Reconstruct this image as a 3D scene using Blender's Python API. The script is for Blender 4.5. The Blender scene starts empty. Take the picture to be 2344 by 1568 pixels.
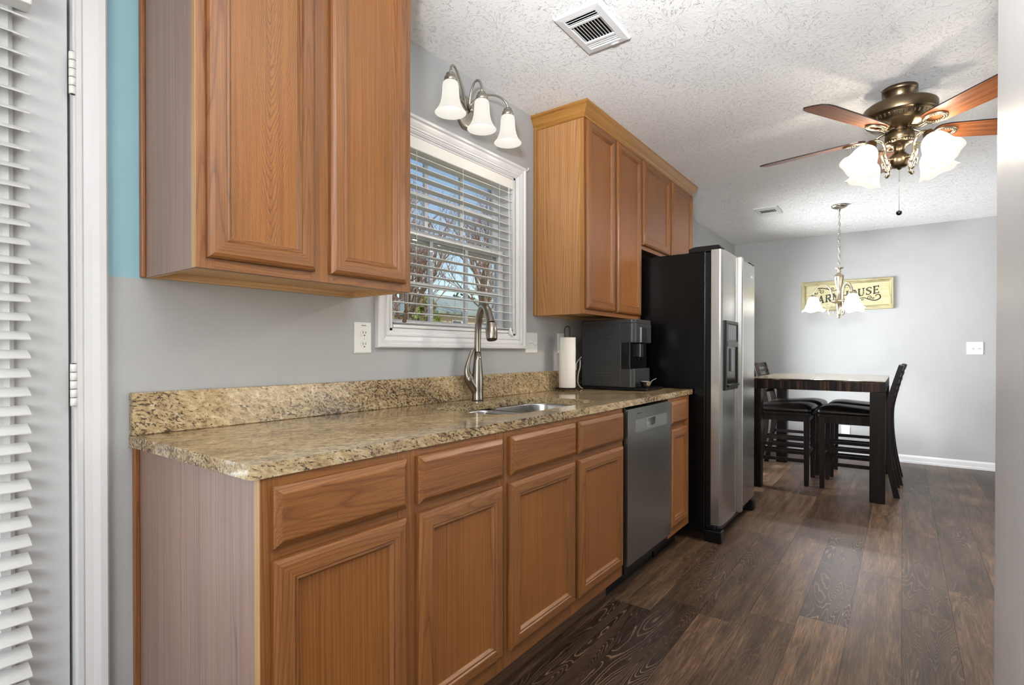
import bpy, bmesh, math, random
from mathutils import Vector, Matrix

S = bpy.context.scene
COL = S.collection
R = math.radians

# ------------------------------------------------------------------ camera, sky, exposure
IMW, IMH = 2344.0, 1568.0
CAM = dict(x=1.6606, z=1.1368, yaw=36.3773, pitch=-0.372, roll=0.0403, f=1213.07, cx=1173.857, cy=813.943)
_a, _t, _r = R(CAM['yaw']), R(CAM['pitch']), R(CAM['roll'])
_fw = Vector((-math.sin(_a)*math.cos(_t), math.cos(_a)*math.cos(_t), math.sin(_t)))
_rt = Vector((math.cos(_a), math.sin(_a), 0))
_up = _rt.cross(_fw)
_rt2 = _rt*math.cos(_r)+_up*math.sin(_r)
_up2 = _up*math.cos(_r)-_rt*math.sin(_r)
cam_d = bpy.data.cameras.new('camera')
cam_d.sensor_fit = 'HORIZONTAL'; cam_d.sensor_width = 36.0
cam_d.lens = CAM['f']/IMW*36.0
cam_d.shift_x = (IMW/2-CAM['cx'])/IMW
cam_d.shift_y = (CAM['cy']-IMH/2)/IMW
cam_d.clip_start = 0.02; cam_d.clip_end = 400
cam = bpy.data.objects.new('camera', cam_d); COL.objects.link(cam)
cam.matrix_world = Matrix(((_rt2.x, _up2.x, -_fw.x, CAM['x']), (_rt2.y, _up2.y, -_fw.y, 0.0),
                           (_rt2.z, _up2.z, -_fw.z, CAM['z']), (0, 0, 0, 1)))
S.camera = cam

S.view_settings.view_transform = 'Standard'
S.view_settings.look = 'None'
S.view_settings.gamma = 1.0
S.view_settings.use_curve_mapping = False
S.view_settings.exposure = 0.2
S.cycles.use_denoising = True
S.cycles.max_bounces = 10
S.cycles.diffuse_bounces = 5
S.cycles.sample_clamp_indirect = 6.0
S.cycles.caustics_reflective = False
S.cycles.caustics_refractive = False

w = bpy.data.worlds.new('sky'); S.world = w; w.use_nodes = True
wn = w.node_tree
bg = wn.nodes['Background']
sky = wn.nodes.new('ShaderNodeTexSky')
sky.sky_type = 'NISHITA'; sky.sun_disc = False
sky.sun_elevation = R(38); sky.sun_rotation = R(200); sky.air_density = 1.2; sky.dust_density = 0.0
wn.links.new(sky.outputs[0], bg.inputs[0])
bg.inputs[1].default_value = 0.15

def sun(energy, el, az, col):
    d = bpy.data.lights.new('sun', 'SUN'); d.energy = energy; d.angle = R(1.5); d.color = col
    o = bpy.data.objects.new('sun', d); COL.objects.link(o)
    v = Vector((math.cos(R(az))*math.cos(R(el)), math.sin(R(az))*math.cos(R(el)), math.sin(R(el))))
    o.rotation_euler = v.to_track_quat('Z', 'Y').to_euler()
    return o
# sun over the yard, from behind the house: it lights the outdoors and never reaches the room
sun(3.2, 42, 20, (1.0, 0.95, 0.86))

def area(name, loc, target, sx, sy, energy, col=(1, 1, 1), spread=180):
    d = bpy.data.lights.new(name, 'AREA'); d.shape = 'RECTANGLE'; d.size = sx; d.size_y = sy
    d.energy = energy; d.color = col; d.spread = R(spread)
    o = bpy.data.objects.new(name, d); COL.objects.link(o)
    o.location = loc
    v = Vector(loc)-Vector(target)
    o.rotation_euler = v.to_track_quat('Z', 'Y').to_euler()
    return o
# daylight by the door and dining glazing; rear and east lamps are added fill
area('daylight_door', (-0.16, -0.12, 1.15), (1.5, -0.12, 1.1), 0.62, 1.5, 17, (0.90, 0.95, 1.0))
area('fill_rear', (2.6, -2.42, 1.42), (0.9, 1.2, 0.7), 2.6, 1.7, 105, (1.0, 0.99, 0.97))  # added fill from behind the camera
area('fill_east', (5.42, 4.2, 1.0), (0.5, 4.4, 0.6), 2.2, 1.7, 32, (0.97, 0.99, 1.0))  # added fill, unseen, in an opening made for it
area('daylight_dining', (-0.22, 5.45, 1.15), (2.0, 5.9, 0.75), 1.45, 1.4, 105, (0.94, 0.97, 1.0), 125)
# the photographer's strobe beside the camera, bounced off the ceiling
def strobe(loc, target, energy, cone, col=(1, 1, 1)):
    d = bpy.data.lights.new('bounce_strobe', 'SPOT'); d.energy = energy; d.spot_size = R(cone); d.spot_blend = 0.9; d.color = col
    d.shadow_soft_size = 0.12
    o = bpy.data.objects.new('bounce_strobe', d); COL.objects.link(o); o.location = loc
    o.rotation_euler = (Vector(loc)-Vector(target)).to_track_quat('Z', 'Y').to_euler()
strobe((1.62, -0.30, 1.70), (1.62, 1.25, 2.6), 580, 92, (0.95, 0.98, 1.0))

# ------------------------------------------------------------------ node helpers
class NT:
    def __init__(s, name):
        s.m = bpy.data.materials.new(name); s.m.use_nodes = True
        s.t = s.m.node_tree; s.b = s.t.nodes['Principled BSDF']
        s.out = s.t.nodes['Material Output']
    def n(s, typ, **kw):
        x = s.t.nodes.new(typ)
        for k, v in kw.items(): setattr(x, k, v)
        return x
    def put(s, sock, v):
        if v is None: return
        if hasattr(v, 'links') or isinstance(v, bpy.types.NodeSocket): s.t.links.new(v, sock)
        else: sock.default_value = v
    def math(s, op, a, b=None, c=None, clamp=False):
        x = s.n('ShaderNodeMath', operation=op); x.use_clamp = clamp
        s.put(x.inputs[0], a); s.put(x.inputs[1], b)
        if c is not None: s.put(x.inputs[2], c)
        return x.outputs[0]
    def vmath(s, op, a, b=None):
        x = s.n('ShaderNodeVectorMath', operation=op)
        s.put(x.inputs[0], a); s.put(x.inputs[1], b)
        return x.outputs[0] if op not in ('LENGTH', 'DOT_PRODUCT') else x.outputs[1]
    def mul3(s, v, k): return s.vmath('MULTIPLY', v, k)
    def noise(s, v, scale=1.0, detail=2.0, rough=0.5, dist=0.0, lac=2.0):
        x = s.n('ShaderNodeTexNoise'); s.put(x.inputs['Vector'], v)
        x.inputs['Scale'].default_value = scale; x.inputs['Detail'].default_value = detail
        x.inputs['Roughness'].default_value = rough; x.inputs['Distortion'].default_value = dist
        x.inputs['Lacunarity'].default_value = lac
        return x.outputs['Fac']
    def voro(s, v, scale, feature='F1', rnd=1.0):
        x = s.n('ShaderNodeTexVoronoi', feature=feature); s.put(x.inputs['Vector'], v)
        x.inputs['Scale'].default_value = scale; x.inputs['Randomness'].default_value = rnd
        return x
    def ramp(s, fac, stops, interp='LINEAR'):
        x = s.n('ShaderNodeValToRGB'); cr = x.color_ramp; cr.interpolation = interp
        while len(cr.elements) < len(stops): cr.elements.new(0.5)
        for e, (p, c) in zip(cr.elements, stops):
            e.position = p
            e.color = c if len(c) == 4 else (*c, 1)
        s.put(x.inputs[0], fac)
        return x.outputs[0]
    def mix(s, fac, a, b, mode='MIX'):
        x = s.n('ShaderNodeMix', data_type='RGBA', blend_type=mode)
        s.put(x.inputs[0], fac)
        for sock, v in ((x.inputs[6], a), (x.inputs[7], b)):
            if isinstance(v, tuple) and len(v) == 3: v = (*v, 1)
            s.put(sock, v)
        return x.outputs[2]
    def obj(s): return s.n('ShaderNodeTexCoord').outputs['Object']
    def objrand(s): return s.n('ShaderNodeObjectInfo').outputs['Random']
    def sep(s, v):
        x = s.n('ShaderNodeSeparateXYZ'); s.put(x.inputs[0], v); return x.outputs
    def comb(s, a, b, c):
        x = s.n('ShaderNodeCombineXYZ'); s.put(x.inputs[0], a); s.put(x.inputs[1], b); s.put(x.inputs[2], c)
        return x.outputs[0]
    def bump(s, h, strength=0.2, dist=0.002):
        x = s.n('ShaderNodeBump'); x.inputs['Strength'].default_value = strength
        x.inputs['Distance'].default_value = dist; s.put(x.inputs['Height'], h)
        s.t.links.new(x.outputs[0], s.b.inputs['Normal'])
    def set(s, color=None, rough=None, metal=None, spec=None, coat=None):
        if isinstance(color, tuple) and len(color) == 3: color = (*color, 1)
        s.put(s.b.inputs['Base Color'], color); s.put(s.b.inputs['Roughness'], rough)
        s.put(s.b.inputs['Metallic'], metal); s.put(s.b.inputs['Specular IOR Level'], spec)
        if coat is not None: s.b.inputs['Coat Weight'].default_value = coat; s.b.inputs['Coat Roughness'].default_value = 0.12
        return s

def lin(r, g, b):
    f = lambda c: (c/255/12.92) if c/255 <= 0.04045 else ((c/255+0.055)/1.055)**2.4
    return (f(r), f(g), f(b))

MATS = {}
def plain(name, rgb, rough=0.5, metal=0.0, spec=0.5, var=0.05, bump=0.0, bscale=200, coat=None):
    if name in MATS: return MATS[name]
    k = NT(name); c = lin(*rgb)
    nz = k.noise(k.obj(), 9.0, 4)
    col = k.ramp(nz, [(0.3, tuple(x*(1-var) for x in c)), (0.7, tuple(min(1, x*(1+var)) for x in c))])
    k.set(col, rough, metal, spec, coat)
    if bump: k.bump(k.noise(k.obj(), bscale, 3), bump, 0.001)
    MATS[name] = k.m
    return k.m

def oak(name, axis, light, mid, dark, rough=0.38, rings=9.0, wide=4.0, pore=0.35, coat=0.0, stretch=0.55, lines=75.0, cath=False):
    """ring-porous oak: contour lines of a stretched noise give the cathedrals, fine stretched noise the pores"""
    k = NT(name)
    P = k.vmath('ADD', k.obj(), k.mul3(k.comb(k.objrand(), k.objrand(), k.objrand()), (7.3, 13.1, 17.7)))
    def st(ac, al):
        sc = [ac, ac, ac]; sc['xyz'.index(axis)] = al
        return k.mul3(P, tuple(sc))
    base = k.noise(st(wide, stretch), 1.0, 1.5, 0.4, 0.15)
    jit = k.noise(st(38.0, 3.0), 1.0, 2, 0.6)
    rr = k.math('ADD', k.math('MULTIPLY', base, rings*2.2), k.math('MULTIPLY', jit, 0.9))
    c3 = k.sep(P); ax2 = [c3['xyz'.index(q)] for q in 'xyz' if q != axis]
    rr = k.math('ADD', rr, k.math('MULTIPLY', k.math('ADD', ax2[0], ax2[1]), lines))
    if cath:   # flat-sawn panel: nested V growth rings on one door, straight rings on the other
        q3 = k.sep(k.obj()); dy_ = k.math('SUBTRACT', k.math('ABSOLUTE', q3[1]), 0.172)
        vee = k.math('SUBTRACT', k.math('MULTIPLY', q3[2], 36.0), k.math('MULTIPLY', k.math('POWER', k.math('ABSOLUTE', k.math('ADD', dy_, 0.012)), 1.35), 470.0))
        fe = k.math('ADD', k.math('MULTIPLY', k.noise(st(30.0, 10.0), 1.0, 4, 0.7), 2.4), k.math('MULTIPLY', k.noise(st(9.0, 2.6), 1.0, 2), 8.0))
        vee = k.math('ADD', vee, fe)
        side = k.math('GREATER_THAN', q3[1], 0.0)
        straight = k.math('ADD', k.math('MULTIPLY', q3[1], 230.0), k.math('MULTIPLY', k.noise(st(5.0, 1.0), 1.0, 3), 9.0))
        mx = k.n('ShaderNodeMix', data_type='FLOAT'); k.put(mx.inputs[0], side); k.put(mx.inputs[2], vee); k.put(mx.inputs[3], straight)
        rr = mx.outputs[0]
    fr = k.math('FRACT', rr)
    col = k.ramp(fr, [(0.0, mid), (0.15, light), (0.62, light), (0.84, mid), (0.94, dark), (1.0, mid)])
    pores = k.noise(st(380.0, 5.0), 1.0, 3, 0.75)
    pm = k.ramp(pores, [(0.38, (0.0,)*3), (0.56, (1.0,)*3)])
    streak = k.ramp(k.noise(st(95.0, 1.1), 1.0, 4, 0.7), [(0.3, (0.74,)*3), (0.5, (0.98,)*3), (0.7, (1.14,)*3)])
    col = k.mix(1.0, col, streak, 'MULTIPLY')
    dk = k.mix(pore, col, dark)
    col = k.mix(pm, dk, col)
    big = k.ramp(k.noise(st(1.6, 0.9), 1.0, 2), [(0.3, (0.88,)*3), (0.7, (1.08,)*3)])
    col = k.mix(1.0, col, big, 'MULTIPLY')
    k.set(col, rough, 0.0, 0.5, coat if coat else None)
    k.bump(pm, 0.06, 0.0008)
    return k.m

OAK_L, OAK_M, OAK_D = lin(136, 88, 45), lin(126, 78, 39), lin(106, 62, 29)
OAK_V = oak('oak_vertical_grain', 'z', OAK_L, OAK_M, OAK_D, rings=9, wide=10.0, pore=0.6, stretch=0.5)
OAK_H = oak('oak_horizontal_grain', 'y', OAK_L, OAK_M, OAK_D, rings=15, wide=9.0, pore=0.6, stretch=0.55)
OAK_X = oak('oak_cross_grain', 'x', OAK_L, OAK_M, OAK_D, rings=5, wide=9.0, pore=0.4)
OAK_PANEL = oak('oak_door_panel', 'z', lin(140, 89, 42), lin(131, 80, 37), lin(116, 68, 30), lines=110.0, rings=5, wide=9.0, pore=0.6, stretch=0.5)
OAK_CATH = oak('oak_cathedral_panel', 'z', lin(146, 94, 40), lin(132, 81, 33), lin(104, 59, 23), rings=11, wide=9.0, pore=0.45, stretch=1.6, cath=True)
PANEL_WARMLIT = oak('warm_lit_end_panel', 'z', lin(171, 126, 81), lin(160, 112, 70), lin(141, 92, 52), rough=0.3, lines=85.0, rings=6, wide=9.0, pore=0.4, stretch=0.5)  # same end panel material, warm wall-light tint put into its colour
OAK_TRIM = oak('golden_oak_trim', 'y', lin(156, 110, 50), lin(151, 104, 46), lin(133, 85, 36), rough=0.28, rings=2.5, wide=9, pore=0.3)
OAK_TRIM_X = oak('golden_oak_trim_return', 'x', lin(156, 110, 50), lin(151, 104, 46), lin(133, 85, 36), rough=0.28, rings=2.5, wide=9, pore=0.3)
GOLD_V = oak('golden_oak_strip', 'z', lin(157, 113, 56), lin(151, 105, 48), lin(134, 87, 37), rough=0.28, rings=2.5, wide=9, pore=0.3)
OAK_EDGE = oak('oak_frame_edge', 'z', lin(169, 133, 86), lin(163, 126, 81), lin(151, 111, 68), rings=3, pore=0.2)
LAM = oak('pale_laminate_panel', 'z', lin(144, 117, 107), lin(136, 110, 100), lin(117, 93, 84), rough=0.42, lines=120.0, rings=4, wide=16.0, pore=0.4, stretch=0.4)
BIRCH = oak('birch_underside', 'y', lin(214, 176, 126), lin(206, 168, 118), lin(190, 150, 104), rough=0.55, rings=3, pore=0.1)

TOE_SHADE = oak('shade_toned_toe_board', 'y', lin(104, 70, 44), lin(92, 60, 38), lin(70, 44, 28), rough=0.6)  # shade of the toe recess put into the oak colour
WALL = plain('grey_wall_paint', (169, 170, 170), 0.45, 0, 0.35, 0.02, 0.12, 260)
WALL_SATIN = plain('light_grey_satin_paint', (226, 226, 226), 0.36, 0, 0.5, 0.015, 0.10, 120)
BLUE = plain('blue_wall_paint', (142, 180, 190), 0.5, 0, 0.3, 0.02, 0.1, 260)
WHITE = plain('white_trim_paint', (216, 216, 217), 0.35, 0, 0.5, 0.015)
DOORW = plain('door_white_paint', (190, 191, 191), 0.4, 0, 0.4, 0.02, 0.05, 90)
VINYL = plain('white_vinyl', (232, 234, 238), 0.3, 0, 0.5, 0.01)
PLASTIC = plain('white_plastic', (226, 226, 222), 0.3, 0, 0.5, 0.01)
BLACKP = plain('black_plastic', (9, 9, 10), 0.35, 0, 0.3, 0.1)
DARKGAP = plain('dark_void', (9, 8, 7), 0.9, 0, 0.1, 0.05)
NICKEL = plain('brushed_nickel', (176, 170, 160), 0.3, 1.0, 0.5, 0.03)
BRONZE = plain('antique_bronze', (112, 97, 76), 0.34, 1.0, 0.5, 0.15)
BRONZE_D = plain('dark_bronze', (58, 50, 42), 0.4, 0.9, 0.5, 0.1)
CHAMP = plain('champagne_metal', (196, 184, 160), 0.3, 1.0, 0.5, 0.05)
CHROME = plain('chrome', (210, 212, 214), 0.1, 1.0, 0.5, 0.02)
PAPER = plain('paper_towel', (240, 238, 231), 0.9, 0, 0.1, 0.02, 0.5, 160)
CORDW = plain('white_cord', (222, 222, 218), 0.45, 0, 0.4, 0.02)
INK = plain('black_sign_ink', (20, 22, 24), 0.6, 0, 0.2, 0.1)
TASSEL = plain('brown_tassel_wood', (92, 70, 46), 0.5, 0, 0.4, 0.2)

def steel(name, rgb, rough, axis):
    k = NT(name)
    sc = [500.0]*3; sc['xyz'.index(axis)] = 4.0
    nz = k.noise(k.mul3(k.obj(), tuple(sc)), 1.0, 2, 0.5)
    c = lin(*rgb)
    k.set(k.ramp(nz, [(0.3, tuple(x*0.97 for x in c)), (0.7, tuple(min(1, x*1.03) for x in c))]), rough, 1.0)
    k.b.inputs['Anisotropic'].default_value = 0.4
    return k.m
STEEL = steel('brushed_stainless', (196, 195, 192), 0.27, 'y')
STEEL_D = steel('dark_brushed_stainless', (160, 160, 158), 0.22, 'y')
STEEL_SINK = steel('sink_stainless', (176, 176, 174), 0.24, 'y')
FAUCET = steel('faucet_stainless', (138, 131, 122), 0.27, 'z')

def fridge_black():
    k = NT('textured_black_enamel')
    nz = k.noise(k.obj(), 330, 3, 0.6)
    k.set(lin(9, 9, 9), 0.24, 0.0, 0.22)
    k.bump(nz, 0.35, 0.001)
    return k.m
FBLACK = fridge_black()

def coffee_plastic():
    k = NT('graphite_plastic')
    nz = k.noise(k.obj(), 900, 2)
    k.set(lin(47, 48, 50), 0.42, 0.0, 0.5)
    k.bump(nz, 0.08, 0.0004)
    return k.m
GRAPH = coffee_plastic()

def granite(name, top):
    k = NT(name)
    P = k.obj()
    rot = k.n('ShaderNodeMapping'); k.put(rot.inputs[0], P)
    rot.inputs['Rotation'].default_value = (0.35, 0.0, R(14 if top else 0))
    V = rot.outputs[0]
    st = k.mul3(V, (1.0, 0.26, 1.0)) if top else k.mul3(V, (1.0, 0.5, 1.0))
    wp = k.n('ShaderNodeTexNoise'); k.put(wp.inputs[0], V); wp.inputs['Scale'].default_value = 11
    wv = k.vmath('ADD', st, k.mul3(k.vmath('SUBTRACT', wp.outputs['Color'], (0.5, 0.5, 0.5)), (0.03, 0.03, 0.03)))
    big = k.noise(k.mul3(V, (3.0, 0.9, 3.0)), 1.0, 3, 0.6, 0.6)
    mid = k.noise(wv, 62, 5, 0.7)
    fine = k.noise(wv, 165, 5, 0.72)
    base = k.ramp(mid, [(0.32, lin(124, 101, 74)), (0.43, lin(168, 144, 107)), (0.57, lin(192, 171, 134)), (0.72, lin(215, 200, 170))])
    band = k.ramp(big, [(0.45, (0.0,)*3), (0.65, (1.0,)*3)])
    base = k.mix(k.math('MULTIPLY', band, 0.65), base, lin(122, 98, 70))
    thr = k.math('ADD', fine, k.math('MULTIPLY', k.math('SUBTRACT', big, 0.5), 0.45))
    sp = k.ramp(thr, [(0.535, (0.0,)*3), (0.57, (1.0,)*3)])
    col = k.mix(k.math('MULTIPLY', sp, 0.9), base, lin(52, 42, 35))
    grey = k.ramp(k.noise(wv, 120, 4, 0.7), [(0.54, (0.0,)*3), (0.62, (1.0,)*3)])
    col = k.mix(k.math('MULTIPLY', grey, 0.5), col, lin(118, 98, 78))
    blot = k.noise(k.mul3(V, (1.0, 0.75, 1.0)) if top else wv, 48, 3, 0.6, 0.4)
    bl = k.ramp(k.math('ADD', blot, k.math('MULTIPLY', k.math('SUBTRACT', big, 0.5), 0.30)), [(0.645, (0.0,)*3), (0.69, (1.0,)*3)])
    col = k.mix(k.math('MULTIPLY', bl, 0.85), col, lin(46, 38, 36))
    k.set(col, 0.10, 0.0, 0.38)
    return k.m
GRAN = granite('granite_slab', True)
GRAN_S = granite('granite_splash', False)

def ceiling_mat():
    k = NT('textured_ceiling_paint')
    P = k.obj()
    wp = k.n('ShaderNodeTexNoise'); k.put(wp.inputs[0], P); wp.inputs['Scale'].default_value = 5; wp.inputs['Detail'].default_value = 2
    W = k.vmath('ADD', P, k.mul3(k.vmath('SUBTRACT', wp.outputs['Color'], (0.5, 0.5, 0.5)), (0.10, 0.10, 0.0)))
    def star(sc, off):
        Q = k.vmath('ADD', W, off)
        v = k.voro(Q, sc)
        d = k.vmath('SUBTRACT', Q, v.outputs['Position'])
        s = k.sep(d)
        ang = k.math('ARCTAN2', s[1], s[0])
        c = k.sep(v.outputs['Color'])
        rad = v.outputs['Distance']
        q = k.comb(k.math('MULTIPLY', ang, 6.0), k.math('MULTIPLY', rad, 9.0), k.math('MULTIPLY', c[0], 60.0))
        n1 = k.noise(q, 1.0, 3, 0.6, 0.5)
        ridge = k.math('SUBTRACT', 1.0, k.math('MULTIPLY', k.math('ABSOLUTE', k.math('SUBTRACT', n1, 0.5)), 30.0), clamp=True)
        q2 = k.comb(k.math('MULTIPLY', ang, 9.0), k.math('MULTIPLY', rad, 15.0), k.math('MULTIPLY', c[1], 60.0))
        gate = k.ramp(k.noise(q2, 1.0, 2), [(0.53, (0.0,)*3), (0.60, (1.0,)*3)])
        return k.math('MULTIPLY', ridge, gate)
    h = k.math('MAXIMUM', star(3.6, (0, 0, 0)), star(4.4, (3.3, 1.7, 0.0)))
    h = k.math('ADD', h, k.math('MULTIPLY', k.noise(P, 30, 3), 0.18))
    k.set(lin(243, 243, 243), 0.75, 0.0, 0.3)
    k.bump(h, 0.8, 0.0035)
    return k.m
CEIL = ceiling_mat()

def floor_mat():
    k = NT('dark_oak_vinyl_planks')
    uv = k.n('ShaderNodeUVMap'); uv.uv_map = 'grain'
    at = k.n('ShaderNodeVertexColor'); at.layer_name = 'tone'
    t = k.sep(at.outputs['Color'])
    u = k.sep(uv.outputs[0])
    # u along the plank (m), v across (m); per-plank offset in the uv itself
    def g(sa, sc): return k.comb(k.math('MULTIPLY', u[0], sa), k.math('MULTIPLY', u[1], sc), 0.0)
    b = k.noise(g(1.0, 7.5), 1.0, 2.0, 0.5, 0.35)
    rings = k.math('FRACT', k.math('ADD', k.math('MULTIPLY', b, 44.0), k.math('MULTIPLY', k.noise(g(14, 40), 1.0, 2), 0.8)))
    rline = k.ramp(rings, [(0.0, (0.15,)*3), (0.12, (0.0,)*3), (0.72, (0.0,)*3), (0.87, (1.0,)*3), (1.0, (0.15,)*3)])
    rgate = k.ramp(k.noise(g(1.4, 5.0), 1.0, 2), [(0.40, (0.0,)*3), (0.60, (1.0,)*3)])
    rfac = k.math('MULTIPLY', rline, k.math('MULTIPLY', rgate, t[1]))
    fine = k.noise(g(7.0, 190.0), 1.0, 4, 0.7)
    mott = k.noise(g(2.4, 20.0), 1.0, 6, 0.75, 0.4)
    c0 = k.ramp(mott, [(0.30, lin(58, 43, 34)), (0.46, lin(98, 76, 60)), (0.58, lin(124, 99, 79)), (0.74, lin(150, 123, 100))])
    tone = k.mix(t[0], lin(112, 100, 94), lin(255, 250, 242))
    dark = k.mix(1.0, c0, tone, 'MULTIPLY')
    ff = k.ramp(fine, [(0.34, (0.35,)*3), (0.52, (0.95,)*3), (0.68, (1.45,)*3)])
    col = k.mix(1.0, dark, ff, 'MULTIPLY')
    dk = k.math('MULTIPLY', k.math('MULTIPLY', rgate, t[1]), 0.6)
    col = k.mix(dk, col, lin(40, 29, 24))
    col = k.mix(k.math('MULTIPLY', rfac, 0.85), col, lin(142, 116, 94))
    knot = k.voro(g(1.1, 5.0), 1.0).outputs['Distance']
    kn = k.ramp(knot, [(0.02, (0.85,)*3), (0.10, (0.0,)*3)])
    col = k.mix(kn, col, lin(26, 18, 14))
    k.set(col, k.math('MULTIPLY_ADD', fine, 0.16, 0.30), 0.0, 0.45)
    k.bump(k.math('ADD', fine, rline), 0.12, 0.001)
    return k.m
FLOOR = floor_mat()
SEAM = plain('plank_seam', (44, 33, 27), 0.7, 0, 0.2)

def table_wood(name, strips):
    k = NT(name); P = k.obj()
    s = k.sep(P)
    if strips:
        v = k.comb(k.math('MULTIPLY', s[0], 55.0), k.math('MULTIPLY', s[1], 55.0), k.math('MULTIPLY', s[2], 2.0))
        cols = [(0.40, lin(9, 7, 6)), (0.52, lin(26, 18, 15)), (0.62, lin(58, 39, 29)), (0.72, lin(84, 58, 42))]
        nz = k.noise(v, 1.0, 3, 0.7)
    else:
        v = k.comb(k.math('MULTIPLY', s[0], 30.0), k.math('MULTIPLY', s[1], 30.0), k.math('MULTIPLY', s[2], 1.5))
        nz = k.noise(v, 1.0, 3, 0.6)
        cols = [(0.3, lin(10, 8, 7)), (0.5, lin(20, 14, 12)), (0.72, lin(36, 24, 20))]
    k.set(k.ramp(nz, cols), 0.42, 0.0, 0.16)
    return k.m
ESPR = table_wood('espresso_wood', False)
ZEBRA = table_wood('striped_dark_wood', True)
def table_top_mat():
    k = NT('marbled_table_top'); s = k.sep(k.obj())
    row = k.math('FLOOR', k.math('MULTIPLY', s[1], 12.0))
    v = k.comb(k.math('MULTIPLY', s[0], 5.0), k.math('MULTIPLY', s[1], 34.0), k.math('MULTIPLY', row, 7.7))
    nz = k.noise(v, 1.0, 4, 0.65, 0.8)
    k.set(k.ramp(nz, [(0.32, lin(24, 19, 16)), (0.46, lin(58, 49, 38)), (0.58, lin(104, 94, 76)), (0.7, lin(140, 130, 110))]), 0.14, 0, 0.5)
    return k.m
TTOP = table_top_mat()
def leather_mat():
    k = NT('dark_brown_leather')
    k.set(k.ramp(k.noise(k.obj(), 14, 3), [(0.3, lin(14, 11, 9)), (0.7, lin(26, 20, 15))]), 0.36, 0, 0.4)
    k.bump(k.noise(k.obj(), 45, 4), 0.25, 0.003)
    return k.m
LEATHER = leather_mat()

def blade_mat():
    k = NT('cherry_fan_blade'); P = k.obj()
    nz = k.noise(k.mul3(P, (3.0, 70.0, 70.0)), 1.0, 3, 0.6, 0.5)
    k.set(k.ramp(nz, [(0.3, lin(126, 72, 42)), (0.5, lin(168, 104, 64)), (0.7, lin(190, 124, 80))]), 0.3, 0, 0.5)
    return k.m
BLADE = blade_mat()
BLADE_E = plain('dark_blade_edge', (36, 22, 16), 0.4)

def glow(name, rgb, strength, rough=0.35, alb=0.8):
    k = NT(name); c = lin(*rgb)
    k.set((alb, alb, alb*0.97), rough, 0.0, 0.5)
    k.b.inputs['Emission Color'].default_value = (*c, 1)
    k.b.inputs['Emission Strength'].default_value = strength
    return k.m
def lit_glass(name, rgb, strength, clear, body):
    k = NT(name); c = lin(*rgb)
    k.set((body, body, body), 0.3, 0.0, 0.5)
    k.b.inputs['Emission Color'].default_value = (*c, 1); k.b.inputs['Emission Strength'].default_value = strength
    tr = k.n('ShaderNodeBsdfTransparent'); tl = k.n('ShaderNodeBsdfTranslucent'); tl.inputs[0].default_value = (body, body, body*0.96, 1)
    m1 = k.n('ShaderNodeMixShader'); m1.inputs[0].default_value = 0.4
    k.t.links.new(k.b.outputs[0], m1.inputs[1]); k.t.links.new(tl.outputs[0], m1.inputs[2])
    m2 = k.n('ShaderNodeMixShader'); m2.inputs[0].default_value = clear
    k.t.links.new(m1.outputs[0], m2.inputs[1]); k.t.links.new(tr.outputs[0], m2.inputs[2])
    k.t.links.new(m2.outputs[0], k.out.inputs['Surface'])
    return k.m
SHADE_FAN = lit_glass('lit_frosted_fan_glass', (255, 248, 236), 1.35, 0.20, 0.015)
SHADE_CH = lit_glass('lit_white_chandelier_glass', (255, 252, 246), 3.0, 0.05, 0.012)
SHADE_SC = lit_glass('lit_opal_vanity_glass', (255, 249, 238), 1.15, 0.03, 0.10)
BULB_FAN = glow('lit_fan_bulb', (255, 242, 222), 1900.0)
BULB_CH = glow('lit_chandelier_bulb', (250, 250, 250), 3600.0)
BULB_SC = glow('lit_vanity_bulb', (255, 240, 218), 24.0)

def glass_mat():
    k = NT('window_glass')
    tr = k.n('ShaderNodeBsdfTransparent'); gl = k.n('ShaderNodeBsdfGlossy'); gl.inputs['Roughness'].default_value = 0.02
    fr = k.n('ShaderNodeFresnel'); fr.inputs[0].default_value = 1.25
    mx = k.n('ShaderNodeMixShader')
    k.put(mx.inputs[0], fr.outputs[0]); k.t.links.new(tr.outputs[0], mx.inputs[1]); k.t.links.new(gl.outputs[0], mx.inputs[2])
    k.t.links.new(mx.outputs[0], k.out.inputs['Surface'])
    return k.m
GLASS = glass_mat()

def slat_mat():
    k = NT('white_blind_slat')
    k.set(k.ramp(k.noise(k.obj(), 6, 2), [(0.3, lin(228, 228, 226)), (0.7, lin(236, 236, 234))]), 0.4, 0, 0.45)
    tl = k.n('ShaderNodeBsdfTranslucent'); tl.inputs[0].default_value = (0.8, 0.8, 0.8, 1)
    mx = k.n('ShaderNodeMixShader'); mx.inputs[0].default_value = 0.12
    k.t.links.new(k.b.outputs[0], mx.inputs[1]); k.t.links.new(tl.outputs[0], mx.inputs[2])
    k.t.links.new(mx.outputs[0], k.out.inputs['Surface'])
    return k.m
SLAT = slat_mat()

def sign_mat(name, axis, a, b, c):
    k = NT(name)
    sc = [60.0]*3; sc['xyz'.index(axis)] = 5.0
    nz = k.noise(k.mul3(k.obj(), tuple(sc)), 1.0, 4, 0.7)
    k.set(k.ramp(nz, [(0.34, lin(*a)), (0.5, lin(*b)), (0.68, lin(*c))]), 0.6, 0, 0.3)
    return k.m
SIGN_F = sign_mat('distressed_cream_frame', 'x', (121, 111, 77), (172, 164, 126), (188, 180, 143))
SIGN_FV = sign_mat('distressed_cream_stile', 'z', (121, 111, 77), (172, 164, 126), (188, 180, 143))
SIGN_P = sign_mat('cream_sign_board', 'x', (181, 171, 131), (195, 187, 148), (202, 194, 158))

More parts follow.
